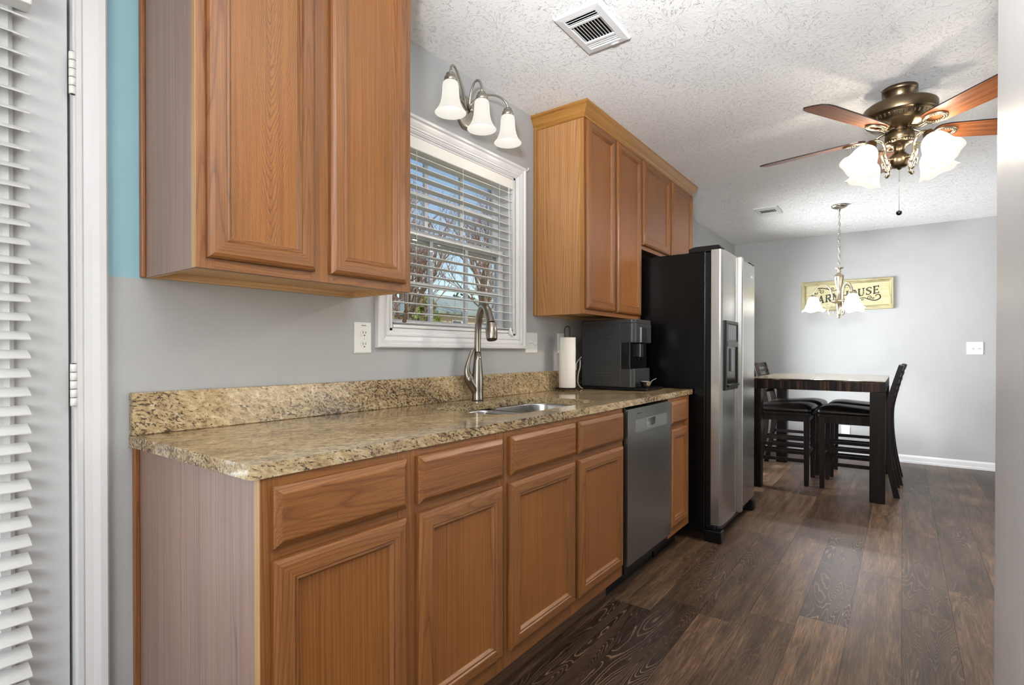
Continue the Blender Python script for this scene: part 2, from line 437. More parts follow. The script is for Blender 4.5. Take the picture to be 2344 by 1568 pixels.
# ------------------------------------------------------------------ geometry helpers
ORG = {}
class MB:
    def __init__(s): s.v = []; s.f = []; s.mi = []; s.sm = []
    def add(s, vs, fs, mi=0, smooth=False):
        o = len(s.v); s.v += [tuple(p) for p in vs]
        for f in fs:
            s.f.append([o+i for i in f]); s.mi.append(mi); s.sm.append(smooth)
        return s
    def box(s, x0, x1, y0, y1, z0, z1, mi=0):
        vs = [(x, y, z) for x in (x0, x1) for y in (y0, y1) for z in (z0, z1)]
        return s.add(vs, [(0, 1, 3, 2), (4, 6, 7, 5), (0, 4, 5, 1), (2, 3, 7, 6), (0, 2, 6, 4), (1, 5, 7, 3)], mi)
    def xbox(s, M, x0, x1, y0, y1, z0, z1, mi=0):
        vs = [M @ Vector((x, y, z)) for x in (x0, x1) for y in (y0, y1) for z in (z0, z1)]
        return s.add(vs, [(0, 1, 3, 2), (4, 6, 7, 5), (0, 4, 5, 1), (2, 3, 7, 6), (0, 2, 6, 4), (1, 5, 7, 3)], mi)
    def rings(s, loops, mi=0, smooth=False, cap0=False, cap1=False, closed=True):
        n = len(loops[0]); vs = [p for L in loops for p in L]; fs = []
        for i in range(len(loops)-1):
            for j in range(n if closed else n-1):
                a = i*n+j; b = i*n+(j+1) % n
                fs.append((a, b, b+n, a+n))
        s.add(vs, fs, mi, smooth)
        o = len(s.v)-len(vs)
        if cap0: s.f.append([o+i for i in range(n)][::-1]); s.mi.append(mi); s.sm.append(False)
        if cap1: s.f.append([o+(len(loops)-1)*n+i for i in range(n)]); s.mi.append(mi); s.sm.append(False)
        return s
    def lathe(s, prof, c=(0, 0, 0), M=None, seg=28, mi=0, smooth=True, wave=None, cap0=False, cap1=False):
        loops = []
        for r_, z_ in prof:
            L = []
            for i in range(seg):
                a = 2*math.pi*i/seg
                rr, zz = (r_, z_)
                if wave: rr, zz = wave(r_, z_, a)
                p = Vector((rr*math.cos(a), rr*math.sin(a), zz))
                if M is not None: p = M @ p
                L.append((p.x+c[0], p.y+c[1], p.z+c[2]))
            loops.append(L)
        return s.rings(loops, mi, smooth, cap0, cap1)
    def tube(s, path, rad, seg=10, mi=0, cap=True, flat=1.0, upv=None):
        path = [Vector(p) for p in path]; n = len(path)
        rad = rad if isinstance(rad, (list, tuple)) else [rad]*n
        loops = []; prev = None
        for i, p in enumerate(path):
            t = (path[min(i+1, n-1)]-path[max(i-1, 0)]).normalized()
            if prev is None:
                u = Vector(upv) if upv else (Vector((0, 0, 1)) if abs(t.z) < 0.9 else Vector((1, 0, 0)))
                u = (u-t*u.dot(t)).normalized()
            else: u = (prev-t*prev.dot(t)).normalized()
            prev = u; v = t.cross(u)
            loops.append([tuple(p+(u*math.cos(2*math.pi*j/seg)*flat+v*math.sin(2*math.pi*j/seg))*rad[i]) for j in range(seg)])
        return s.rings(loops, mi, True, cap, cap)
    def ball(s, c, r, seg=16, ring=10, mi=0, sz=1.0):
        prof = [(max(1e-5, r*math.sin(math.pi*i/ring)), -r*sz*math.cos(math.pi*i/ring)) for i in range(ring+1)]
        return s.lathe(prof, c, None, seg, mi)
    def prism(s, pts, axis, a0, a1, mi=0, smooth=False):
        def P(q, a):
            if axis == 'x': return (a, q[0], q[1])
            if axis == 'y': return (q[0], a, q[1])
            return (q[0], q[1], a)
        return s.rings([[P(q, a0) for q in pts], [P(q, a1) for q in pts]], mi, smooth, True, True)
    def build(s, name, mats, parent=None, bevel=0, seg=2, uvs=None):
        off = Vector(ORG.get(parent.name, (0, 0, 0))) if parent else Vector((0, 0, 0))
        loc = Vector((0, 0, 0))
        if parent is None and s.v:
            xs, ys, zs = zip(*s.v)
            loc = Vector(((min(xs)+max(xs))/2, (min(ys)+max(ys))/2, min(zs))); off = loc
        me = bpy.data.meshes.new(name)
        me.from_pydata([tuple(Vector(p)-off) for p in s.v], [], s.f)
        mats = mats if isinstance(mats, (list, tuple)) else [mats]
        for m in mats: me.materials.append(m)
        me.polygons.foreach_set('material_index', s.mi)
        me.polygons.foreach_set('use_smooth', s.sm)
        bm = bmesh.new(); bm.from_mesh(me)
        bmesh.ops.recalc_face_normals(bm, faces=bm.faces)
        bm.to_mesh(me); bm.free()
        me.update()
        o = bpy.data.objects.new(name, me); COL.objects.link(o)
        if parent: o.parent = parent; ORG[o.name] = tuple(off)
        else: o.location = loc; ORG[o.name] = tuple(loc)
        if bevel:
            b = o.modifiers.new('bevel', 'BEVEL'); b.width = bevel; b.segments = seg; b.limit_method = 'ANGLE'; b.angle_limit = R(50)
            b.harden_normals = False
        return o

def thing(name, label, cat, loc=(0, 0, 0), group=None):
    o = bpy.data.objects.new(name, None); COL.objects.link(o); o.location = loc
    o.empty_display_size = 0.05
    o['label'] = label; o['category'] = cat
    if group: o['group'] = group
    ORG[o.name] = tuple(loc)
    return o
def tag(o, label, cat, group=None):
    o['label'] = label; o['category'] = cat
    if group: o['group'] = group
    return o
def struct(o): o['kind'] = 'structure'; return o
def sempty(name, loc=(0, 0, 0)):
    o = bpy.data.objects.new(name, None); COL.objects.link(o); o.location = loc
    o['kind'] = 'structure'; ORG[o.name] = tuple(loc); return o
def dup(root, loc, rotz, label, group=None):
    r = root.copy(); COL.objects.link(r); r.location = loc; r.rotation_euler = (0, 0, rotz); r['label'] = label
    if group: r['group'] = group
    for ch in list(root.children):
        c = ch.copy(); COL.objects.link(c); c.parent = r
        for g in ch.children:
            d = g.copy(); COL.objects.link(d); d.parent = c
    return r
def bez(p0, p1, p2, p3, n=12):
    out = []
    for i in range(n+1):
        t = i/n; a = (1-t)**3; b = 3*(1-t)**2*t; c = 3*(1-t)*t*t; d = t**3
        out.append(tuple(a*p0[k]+b*p1[k]+c*p2[k]+d*p3[k] for k in range(3)))
    return out
def spline(pts, n=8):
    """Catmull-Rom through the points"""
    P = [Vector(p) for p in pts]; out = []
    for i in range(len(P)-1):
        a = P[max(i-1, 0)]; b = P[i]; c = P[i+1]; d = P[min(i+2, len(P)-1)]
        for k in range(n):
            t = k/n
            out.append(tuple(0.5*((2*b)+(c-a)*t+(2*a-5*b+4*c-d)*t*t+(3*b-a-3*c+d)*t**3)))
    out.append(tuple(P[-1])); return out
def rrect(a0, a1, b0, b1, rs, n=6):
    """rounded rectangle in a plane, radii for corners (a0b0, a1b0, a1b1, a0b1)"""
    out = []
    for (ca, cb, r_, st) in ((a0+rs[0], b0+rs[0], rs[0], 180), (a1-rs[1], b0+rs[1], rs[1], 270),
                             (a1-rs[2], b1-rs[2], rs[2], 0), (a0+rs[3], b1-rs[3], rs[3], 90)):
        for i in range(n+1):
            t = R(st+90*i/n); out.append((ca+r_*math.cos(t), cb+r_*math.sin(t)))
    return out
def frame_x(mb, x0, y0, y1, z0, z1, prof, miv=0, mih=1):
    """mitred frame facing +x: prof = [(inset, height above x0)...] from the outer edge inwards"""
    L = [[(x0+h, y0+t, z0+t), (x0+h, y1-t, z0+t), (x0+h, y1-t, z1-t), (x0+h, y0+t, z1-t)] for t, h in prof]
    for i in range(len(L)-1):
        for j in range(4):
            k = (j+1) % 4
            mb.add([L[i][j], L[i][k], L[i+1][k], L[i+1][j]], [(0, 1, 2, 3)], mih if j in (0, 2) else miv)

# ------------------------------------------------------------------ setting
XE, YF, YR, ZC = 5.3, 6.816, -2.3, 2.44
WT = 0.13
# window and door openings in the sink wall
WY0, WY1, WZ0, WZ1 = 1.422, 2.272, 1.222, 2.058
DY0, DY1, DZ1 = -0.50, 0.415, 2.06
mb = MB()
def wx(y0, y1, z0, z1, mi=0): mb.box(-WT, 0, y0, y1, z0, z1, mi)
wx(YR, DY0, 0, ZC); wx(DY0, DY1, DZ1, ZC)
wx(DY1, 0.565, 0, 1.334); wx(DY1, 0.565, 1.334, ZC, 1)
wx(0.565, WY0, 0, ZC); wx(WY0, WY1, 0, WZ0); wx(WY0, WY1, WZ1, ZC)
VY0, VY1, VZ0, VZ1 = 4.70, 6.20, 0.40, 2.08
wx(WY1, VY0, 0, ZC); wx(VY1, YF+WT, 0, ZC); wx(VY0, VY1, 0, VZ0); wx(VY0, VY1, VZ1, ZC)
struct(mb.build('wall_left', [WALL, BLUE]))
struct(MB().box(0, XE, YF, YF+WT, 0, ZC).build('wall_far', WALL))
mb = MB()   # east wall with an opening added for the fill lamp
mb.box(XE, XE+WT, YR, 3.0, 0, ZC); mb.box(XE, XE+WT, 5.4, YF+WT, 0, ZC); mb.box(XE, XE+WT, 3.0, 5.4, 2.25, ZC)
struct(mb.build('wall_east', WALL))
mb = MB()   # rear wall, its opening made up to let the fill light in
mb.box(0, 1.25, YR-WT, YR, 0, ZC); mb.box(3.95, XE, YR-WT, YR, 0, ZC); mb.box(1.25, 3.95, YR-WT, YR, 0, 0.55); mb.box(1.25, 3.95, YR-WT, YR, 2.3, ZC)
struct(mb.build('wall_rear', WALL))
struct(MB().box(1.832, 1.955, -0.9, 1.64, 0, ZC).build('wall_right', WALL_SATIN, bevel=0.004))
struct(MB().box(-WT, XE+WT, YR-WT, YF+WT, ZC, ZC+0.1).build('ceiling', CEIL))

# plank floor: one face per plank with its own grain offset and tone
random.seed(11)
PW, PL = 0.178, 1.22
bmf = bmesh.new(); uvl = bmf.loops.layers.uv.new('grain'); cl = bmf.loops.layers.color.new('tone')
fixed = {}
def plank(x0, x1, y0, y1, tone, ring):
    g = 0.0005
    vs = [bmf.verts.new(p) for p in ((x0+g, y0+g, 0), (x1-g, y0+g, 0), (x1-g, y1-g, 0), (x0+g, y1-g, 0))]
    f = bmf.faces.new(vs); f.material_index = 0
    ou, ov = random.uniform(0, 60), random.uniform(0, 60)
    for l in f.loops:
        c = l.vert.co; l[uvl].uv = (ou+c.y, ov+c.x); l[cl] = (tone, ring, 0, 1)
tones = {}
for i in range(-1, 30):
    x0 = 0.058+PW*i; x1 = x0+PW
    off = (2.575 if i == 7 else random.uniform(0, PL))
    y = off-math.ceil((off-YR)/PL)*PL
    while y < YF:
        t, rg = random.choice(((0.75, 0.6), (0.9, 0.45), (0.55, 0.85), (0.62, 0.8), (0.25, 1.0), (0.8, 0.55), (0.85, 0.7)))
        if i == 7 and abs(y-2.575) < 0.05: t, rg = 0.35, 1.0
        if i == 7 and abs(y-(2.575-PL)) < 0.05: t, rg = 1.0, 0.15
        if i == 4 and 0.9 < y < 2.3: t, rg = 0.28, 1.0
        a, b = max(y, YR), min(y+PL, YF)
        c, d = max(x0, 0), min(x1, XE)
        if b-a > 0.01 and d-c > 0.01: plank(c, d, a, b, t, rg)
        y += PL
o_ = len(bmf.verts)
vs = [bmf.verts.new(p) for p in ((-WT, YR-WT, -0.0012), (XE+WT, YR-WT, -0.0012), (XE+WT, YF+WT, -0.0012), (-WT, YF+WT, -0.0012),
                                 (-WT, YR-WT, -0.06), (XE+WT, YR-WT, -0.06), (XE+WT, YF+WT, -0.06), (-WT, YF+WT, -0.06))]
for q in ((0, 1, 2, 3), (7, 6, 5, 4), (0, 4, 5, 1), (1, 5, 6, 2), (2, 6, 7, 3), (3, 7, 4, 0)):
    bmf.faces.new([vs[j] for j in q]).material_index = 1
me = bpy.data.meshes.new('floor'); bmf.to_mesh(me); bmf.free()
me.materials.append(FLOOR); me.materials.append(SEAM)
struct(bpy.data.objects.new('floor', me)); COL.objects.link(bpy.data.objects['floor'])

BB = [(0, 0), (0, 0.018), (0.022, 0.016), (0.05, 0.013), (0.07, 0.008), (0.079, 0.003), (0.079, 0)]
def baseboard(name, y): pass
pts = [(YF, 0), (YF-0.016, 0), (YF-0.016, 0.020), (YF-0.012, 0.024), (YF-0.012, 0.062), (YF-0.008, 0.072), (YF-0.005, 0.079), (YF, 0.079)]
struct(MB().prism(pts, 'x', 0.016, XE).build('baseboard_far', WHITE))
pts = [(0, 0), (0.016, 0), (0.016, 0.020), (0.012, 0.024), (0.012, 0.062), (0.008, 0.072), (0.005, 0.079), (0, 0.079)]
struct(MB().prism(pts, 'y', 4.2, YF-0.016).build('baseboard_left', WHITE))

# ---- kitchen window
win = sempty('window_1', (0, (WY0+WY1)/2, WZ0))
mb = MB()
frame_x(mb, 0.0005, WY0-0.076, WY1+0.076, WZ0-0.068, WZ1+0.068,
        [(0, 0), (0, 0.020), (0.004, 0.024), (0.014, 0.024), (0.017, 0.020), (0.019, 0.0165), (0.030, 0.0175), (0.042, 0.013), (0.047, 0.0095), (0.049, 0.013), (0.055, 0.013), (0.057, 0.009), (0.064, 0.008), (0.066, 0.005), (0.070, 0.005), (0.070, -0.004)], 0, 0)
mb.build('window_casing', WHITE, win)
mb = MB()
for (y0, y1, z0, z1) in ((WY0-0.002, WY0+0.012, WZ0, WZ1), (WY1-0.012, WY1+0.002, WZ0, WZ1), (WY0, WY1, WZ0-0.002, WZ0+0.012), (WY0, WY1, WZ1-0.012, WZ1+0.002)):
    mb.box(-WT+0.001, 0, y0, y1, z0, z1)
mb.build('jamb', WHITE, win)
def sash(name, xc, z0, z1, muntz):
    mb = MB()
    y0, y1 = WY0+0.014, WY1-0.022
    mb.box(xc-0.016, xc+0.016, y0, y0+0.045, z0, z1); mb.box(xc-0.016, xc+0.016, y1-0.045, y1, z0, z1)
    mb.box(xc-0.016, xc+0.016, y0+0.045, y1-0.045, z0, z0+0.042); mb.box(xc-0.016, xc+0.016, y0+0.045, y1-0.045, z1-0.036, z1)
    s = mb.build(name, VINYL, win, bevel=0.003)
    mb = MB()
    for k in (1, 2):
        ym = y0+0.045+(y1-y0-0.09)*k/3
        mb.box(xc-0.007, xc+0.007, ym-0.010, ym+0.010, z0+0.042, z1-0.036)
    mb.box(xc-0.0065, xc+0.0065, y0+0.045, y1-0.045, muntz-0.010, muntz+0.010)
    mb.build('muntin', VINYL, s)
    MB().box(xc-0.002, xc+0.002, y0+0.04, y1-0.04, z0+0.04, z1-0.03).build('pane', GLASS, s)
sash('upper_sash', -0.108, 1.630, WZ1-0.012, 1.845)
sash('lower_sash', -0.075, WZ0+0.012, 1.672, 1.436)

# ---- dining window in the sink wall, beyond the refrigerator
win2 = sempty('window_2', (0, (VY0+VY1)/2, VZ0))
mb = MB()
frame_x(mb, 0.0005, VY0-0.06, VY1+0.06, VZ0-0.06, VZ1+0.06, [(0, 0), (0, 0.018), (0.010, 0.020), (0.050, 0.012), (0.060, 0.010), (0.060, -0.004)], 0, 0)
mb.build('window_casing', WHITE, win2)
mb = MB()
for (y0, y1, z0, z1) in ((VY0, VY0+0.05, VZ0, VZ1), (VY1-0.05, VY1, VZ0, VZ1), (VY0+0.05, VY1-0.05, VZ0, VZ0+0.05), (VY0+0.05, VY1-0.05, VZ1-0.05, VZ1), (VY0+0.05, VY1-0.05, 1.21, 1.26)):
    mb.box(-0.10, -0.06, y0, y1, z0, z1)
mb.build('window_sash', VINYL, win2)
MB().box(-0.082, -0.078, VY0+0.04, VY1-0.04, VZ0+0.04, VZ1-0.04).build('pane', GLASS, win2)

# ---- exterior door with half glass
door = sempty('door_1', (0, DY0, 0))
GY1, GZ0, GZ1 = 0.295, 0.30, 1.93
mb = MB()
X0, X1 = -0.062, -0.018
dy0, dy1 = DY0+0.02, 0.408
for (y0, y1, z0, z1) in ((GY1, dy1, 0.01, 2.03), (dy0, dy0+0.13, 0.01, 2.03), (dy0+0.13, GY1, 0.01, GZ0), (dy0+0.13, GY1, GZ1, 2.03)):
    mb.box(X0, X1, y0, y1, z0, z1)
mb.build('door_leaf', DOORW, door, bevel=0.002)
mb = MB()
frame_x(mb, X1-0.001, dy0+0.125, GY1+0.012, GZ0-0.012, GZ1+0.012, [(0, 0), (0.002, 0.010), (0.010, 0.014), (0.020, 0.008), (0.026, 0.006), (0.03, -0.01)], 0, 0)
mb.build('glass_frame', DOORW, door)
MB().box(-0.045, -0.039, dy0+0.13, GY1, GZ0, GZ1).build('pane', GLASS, door)
mb = MB()   # jamb and stop
mb.box(-WT, 0.001, DY1-0.001, DY1+0.012, 0, DZ1); mb.box(-WT, 0.001, DY0-0.012, DY0+0.001, 0, DZ1); mb.box(-WT, 0.001, DY0, DY1, DZ1-0.012, DZ1+0.002)
mb.box(-0.095, -0.066, 0.398, DY1, 0, DZ1)
mb.build('door_jamb', WHITE, door)
for zc in (0.24, 1.055, 1.826):
    mb = MB()
    for i in range(5):
        z = zc-0.052+i*0.021
        mb.lathe([(0.0064, z), (0.0076, z+0.001), (0.0076, z+0.0185), (0.0064, z+0.0195)], (0.004, 0.4125, 0), seg=14, cap0=True, cap1=True)
    mb.lathe([(0.0045, zc-0.0528), (0.0045, zc+0.0535)], (0.004, 0.4125, 0), seg=10, mi=1, cap0=True, cap1=True)
    mb.build('door_hinge', [PLASTIC, BRONZE_D], door)
def casing_leg(y0, y1, flip):
    pr = [(0, 0), (0, 0.012), (0.010, 0.012), (0.014, 0.010), (0.030, 0.013), (0.044, 0.018), (0.058, 0.019), (0.062, 0.016), (0.062, 0)]
    return [((y1-t) if flip else (y0+t), h) for t, h in pr]
mb = MB()
pr = casing_leg(0.418, 0.48, False)
mb.rings([[(h, y, 0) for y, h in pr], [(h, y, 2.11) for y, h in pr]], 0, False, True, True)
pr = casing_leg(DY0-0.067, DY0-0.005, True)
mb.rings([[(h, y, 0) for y, h in pr], [(h, y, 2.11) for y, h in pr]], 0, False, True, True)
mb.box(0, 0.017, DY0-0.067, 0.48, 2.055, 2.118)
struct(mb.build('trim_1', WHITE))

# ------------------------------------------------------------------ blinds
def blind(name, label, y0, y1, ztop, zbot, nslat, xc, depth, tilt, hr, parts_extra=None):
    t = thing(name, label, 'window blind', (xc, (y0+y1)/2, zbot))
    mb = MB(); mb.box(xc-depth*0.5, xc+depth*0.5+0.004, y0, y1, ztop-hr, ztop)
    mb.build('headrail', PLASTIC, t, bevel=0.003)
    z1 = ztop-hr-0.022; z0 = zbot+0.024
    for i in range(nslat):
        z = z0+(z1-z0)*i/(nslat-1)
        M = Matrix.Translation((xc, 0, z)) @ Matrix.Rotation(R(tilt), 4, 'Y')
        mb = MB(); n = 6; loops = []
        for (off) in (0.0014, -0.0014):
            pass
        prof = []
        for k in range(n+1):
            u = -depth/2+depth*k/n; prof.append((u, 0.0022*(1-(2*u/depth)**2)+0.0013))
        for k in range(n, -1, -1):
            u = -depth/2+depth*k/n; prof.append((u, 0.0022*(1-(2*u/depth)**2)-0.0013))
        mb.rings([[tuple(M @ Vector((u, y0+0.004, h))) for u, h in prof], [tuple(M @ Vector((u, y1-0.004, h))) for u, h in prof]], 0, False, True, True)
        mb.build('slat', SLAT, t)
    mb = MB(); mb.box(xc-depth*0.5, xc+depth*0.5, y0+0.003, y1-0.003, zbot, zbot+0.014)
    mb.build('bottom_rail', PLASTIC, t, bevel=0.003)
    mb = MB()
    L = y1-y0
    for fy in ((0.16, 0.52, 0.86) if L > 0.7 else (0.14, 0.86)):
        for dx in (-depth/2, depth/2):
            mb.tube([(xc+dx*1.02, y0+L*fy, zbot+0.01), (xc+dx*1.02, y0+L*fy, ztop-hr)], 0.0009, 5)
    mb.build('ladder_cord', CORDW, t)
    return t
kb = blind('window_blind', 'white slatted blind drawn down with open slats in the kitchen window over the sink',
           WY0+0.016, WY1-0.016, WZ1-0.014, WZ0+0.014, 18, -0.027, 0.050, 2, 0.052)
mb = MB()
for dy in (0, 0.006): mb.tube(spline([(0.002, 2.212+dy, WZ1-0.06), (0.004, 2.216+dy, 1.7), (0.003, 2.226, 1.262)], 6), 0.0011, 6)
mb.build('pull_cord', CORDW, kb)
mb = MB(); mb.lathe([(0.002, 0.04), (0.006, 0.034), (0.009, 0.012), (0.011, 0.0), (0.004, -0.004)], (0.004, 2.226, 1.225), seg=12)
mb.lathe([(0.002, 0.03), (0.006, 0.026), (0.010, 0.0)], (0.006, 2.234, 1.215), seg=12, cap1=True)
mb.build('cord_tassel', PLASTIC, kb)
mb = MB(); mb.tube([(0.002, 1.505, WZ1-0.06), (0.002, 1.505, 1.33)], 0.001, 6); mb.tube([(0.003, 1.512, WZ1-0.06), (0.003, 1.512, 1.31)], 0.001, 6)
mb.build('lift_cord', CORDW, kb)
mb = MB()
for (yy, zz) in ((1.505, 1.302), (1.496, 1.262)):
    mb.lathe([(0.002, 0.034), (0.006, 0.030), (0.007, 0.018), (0.005, 0.015), (0.010, 0.0), (0.004, -0.003)], (0.003, yy, zz), seg=12)
mb.build('wooden_tassel', TASSEL, kb)
blind('door_blind', 'white slatted blind hanging on the white exterior door at the left edge', -0.36, 0.331, 1.985, 0.28, 38, 0.012, 0.046, 24, 0.048)

# ------------------------------------------------------------------ cabinets
def door_part(parent, x0, y0, y1, z0, z1, panel_mat=None, name='door'):
    mb = MB()
    frame_x(mb, x0, y0, y1, z0, z1, [(0, 0), (0, 0.010), (0.004, 0.015), (0.012, 0.019), (0.034, 0.0205), (0.040, 0.0205), (0.043, 0.0165), (0.046, 0.0175), (0.049, 0.0175), (0.052, 0.013), (0.055, 0.009), (0.058, 0.008), (0.058, 0.002)], 0, 1)
    d = mb.build(name, [OAK_V, OAK_H], parent)
    MB().box(x0+0.0005, x0+0.0085, y0+0.05, y1-0.05, z0+0.05, z1-0.05).build('door_panel', panel_mat or OAK_PANEL, d)
    return d
def drawer_part(parent, x0, y0, y1, z0, z1, name='drawer_front'):
    mb = MB()
    prof = [(0, 0), (0, 0.010), (0.003, 0.013), (0.014, 0.0195), (0.016, 0.020)]
    frame_x(mb, x0, y0, y1, z0, z1, prof, 0, 0)
    t = 0.016
    mb.add([(x0+0.02, y0+t, z0+t), (x0+0.02, y1-t, z0+t), (x0+0.02, y1-t, z1-t), (x0+0.02, y0+t, z1-t)], [(0, 1, 2, 3)], 0)
    return mb.build(name, OAK_H, parent)
def face_frame(parent, x0, x1, y0, y1, z0, z1, stiles, rails):
    mb = MB()
    for (a, b) in stiles: mb.box(x0, x1, a, b, z0, z1, 0)
    ys = sorted(stiles)
    for (a, b) in rails:
        for i in range(len(ys)-1): mb.box(x0, x1-0.0006, ys[i][1], ys[i+1][0], a, b, 1)
    return mb.build('face_frame', [OAK_V, OAK_H], parent, bevel=0.0008)

CBX = 0.612; FX = 0.632; CT = 0.884
def base_cabinet(label, y0, y1, doors, drawers, stiles, toe=None):
    t = thing('base_cabinet', label, 'cabinet', (0, (y0+y1)/2, 0), 'oak base cabinets under the granite worktop')
    mb = MB()
    mb.box(0.005, CBX, y0+0.002, y0+0.018, 0.122, CT-0.001); mb.box(0.005, CBX, y1-0.018, y1-0.002, 0.122, CT-0.001)
    mb.box(0.005, CBX, y0+0.018, y1-0.018, 0.122, 0.138); mb.box(0.005, 0.02, y0+0.018, y1-0.018, 0.138, CT-0.20)
    mb.build('carcass', BIRCH, t)
    MB().box(0.535, 0.552, y0+0.004, y1-0.004, 0, 0.1215).build('toe_kick', toe or TOE_SHADE, t)
    face_frame(t, CBX, FX, y0, y1, 0.118, CT, stiles, [(0.118, 0.185), (0.71, 0.745), (0.852, CT)])
    for d in doors: door_part(t, FX+0.0008, d[0], d[1], 0.172, 0.714)
    for d in drawers: drawer_part(t, FX+0.0008, d[0], d[1], 0.739, 0.864)
    return t
bc = base_cabinet('oak base cabinet at the near left end with a pale pinkish end panel', 0.549, 1.347,
             [(0.571, 0.925), (0.968, 1.325)], [(0.571, 0.926), (0.966, 1.327)], [(0.549, 0.590), (0.905, 0.985), (1.306, 1.347)])
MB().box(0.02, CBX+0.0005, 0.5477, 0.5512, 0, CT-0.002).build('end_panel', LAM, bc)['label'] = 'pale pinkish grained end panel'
MB().box(0.0005, 0.022, 0.536, 0.5476, 0, CT-0.002).build('scribe_strip', OAK_V, bc, bevel=0.002)
MB().box(CBX, FX-0.0005, 0.5476, 0.5495, 0.118, CT-0.001).build('frame_edge', OAK_EDGE, bc)
base_cabinet('oak base cabinet below the sink with two false drawer fronts', 1.349, 2.240,
             [(1.367, 1.785), (1.815, 2.218)], [(1.369, 1.790), (1.812, 2.220)], [(1.349, 1.388), (1.770, 1.830), (2.198, 2.240)])
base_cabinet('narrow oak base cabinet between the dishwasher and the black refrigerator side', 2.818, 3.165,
             [(2.832, 3.097)], [(2.832, 3.095)], [(2.818, 2.850), (3.078, 3.165)], BLACKP)  # black toe board stands in for the shade under this cabinet

def wall_cabinet(name_label, y0, y1, z0, z1, doors, stiles, panel=None, near_mat=None, gold=False, scribe=True):
    UX = 0.292; UF = 0.312
    t = thing('wall_cabinet', name_label, 'cabinet', (0, (y0+y1)/2, z0), 'oak wall cabinets')
    mb = MB()
    mb.box(0.001, UX, y0+0.004, y0+0.018, z0, z1); mb.box(0.001, UX, y1-0.016, y1-0.001, z0, z1)
    mb.box(0.001, UX, y0+0.018, y1-0.016, z0+0.018, z0+0.030); mb.box(0.001, UX, y0+0.018, y1-0.016, z1-0.014, z1)
    mb.box(0.001, 0.016, y0+0.018, y1-0.016, z0+0.0, z0+0.018)
    mb.build('carcass', BIRCH, t)
    face_frame(t, UX, UF, y0, y1, z0, z1, stiles, [(z0, z0+0.045), (z1-0.06, z1)])
    for d in doors: door_part(t, UF+0.0008, d[0], d[1], z0+0.026, z1-0.040, panel)
    if near_mat:
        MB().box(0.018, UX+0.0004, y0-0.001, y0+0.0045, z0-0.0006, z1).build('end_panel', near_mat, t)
        MB().box(UX, UF-0.0005, y0-0.0014, y0+0.0003, z0, z1).build('frame_edge', GOLD_V if near_mat is PANEL_WARMLIT else OAK_EDGE, t)
    if scribe: MB().box(0.0006, 0.019, y0-0.012, y0-0.001, z0-0.001, z1).build('scribe_strip', GOLD_V if near_mat is PANEL_WARMLIT else OAK_V, t, bevel=0.003)
    return t
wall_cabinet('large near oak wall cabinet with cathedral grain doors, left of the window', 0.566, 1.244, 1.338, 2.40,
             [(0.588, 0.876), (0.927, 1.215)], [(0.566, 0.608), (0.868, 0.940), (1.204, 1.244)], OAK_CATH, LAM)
wall_cabinet('tall oak wall cabinet with a glossy end panel coloured warm-lit, right of the window', 2.456, 3.200, 1.340, 2.40,
             [(2.470, 2.806), (2.832, 3.180)], [(2.456, 2.488), (2.795, 2.845), (3.165, 3.200)], None, PANEL_WARMLIT)
wall_cabinet('short oak wall cabinet mounted above the refrigerator', 3.202, 4.205, 1.795, 2.40,
             [(3.214, 3.694), (3.735, 4.185)], [(3.202, 3.236), (3.676, 3.752), (4.165, 4.205)], None, None, scribe=False)

def crown(label, y0, y1):
    """crown moulding with a return at each end: sweep a profile round the cabinet top"""
    pr = [(0.0, 2.366), (0.005, 2.367), (0.008, 2.374), (0.006, 2.379), (0.013, 2.386), (0.018, 2.398), (0.027, 2.413), (0.033, 2.419), (0.031, 2.422), (0.037, 2.428), (0.038, 2.4395), (0.0, 2.4395)]
    xb = 0.3135
    mb = MB()
    loops = []
    for d, z in pr:
        loops.append([(0.0006, y0-d, z), (xb+d, y0-d, z), (xb+d, y1+d, z), (0.0006, y1+d, z)])
    for i in range(len(loops)-1):
        for j in range(3):
            mb.add([loops[i][j], loops[i][j+1], loops[i+1][j+1], loops[i+1][j]], [(0, 1, 2, 3)], 0 if j == 1 else 1)
    return tag(mb.build('crown_molding', [OAK_TRIM, OAK_TRIM_X]), label, 'molding')
crown('oak crown molding along the top of the near left wall cabinet', 0.5645, 1.2445)
crown('golden oak crown molding across the tops of the two cabinets right of the window', 2.4545, 4.206)

# ------------------------------------------------------------------ worktop, splash, sink, faucet
CY0, CY1, CD = 0.528, 3.2276, 0.637
def slab_with_hole(outer, inner, z0, z1):
    bm = bmesh.new()
    def loop(pts, z):
        vs = [bm.verts.new((p[0], p[1], z)) for p in pts]
        es = [bm.edges.new((vs[i], vs[(i+1) % len(vs)])) for i in range(len(vs))]
        return vs, es
    res = []
    for z in (z1, z0):
        vo, eo = loop(outer, z); vi, ei = loop(inner, z)
        bmesh.ops.triangle_fill(bm, use_beauty=True, use_dissolve=False, edges=eo+ei)
        res.append((vo, vi))
    for k in (0, 1):
        a, b = res[0][k], res[1][k]
        n = len(a)
        for i in range(n):
            bm.faces.new((a[i], a[(i+1) % n], b[(i+1) % n], b[i]))
    bmesh.ops.recalc_face_normals(bm, faces=bm.faces)
    return bm
SX0, SX1, SY0, SY1 = 0.168, 0.545, 1.480, 2.205
hole = rrect(SX0, SX1, SY0, SY1, (0.05, 0.09, 0.06, 0.11), 8)
bm = slab_with_hole(rrect(0.0005, CD, CY0, CY1, (0.002, 0.012, 0.006, 0.002), 3), hole, CT+0.0002, 0.914)
off = Vector((0.32, 1.88, CT))
for v in bm.verts: v.co -= off
me = bpy.data.meshes.new('worktop'); bm.to_mesh(me); bm.free(); me.materials.append(GRAN)
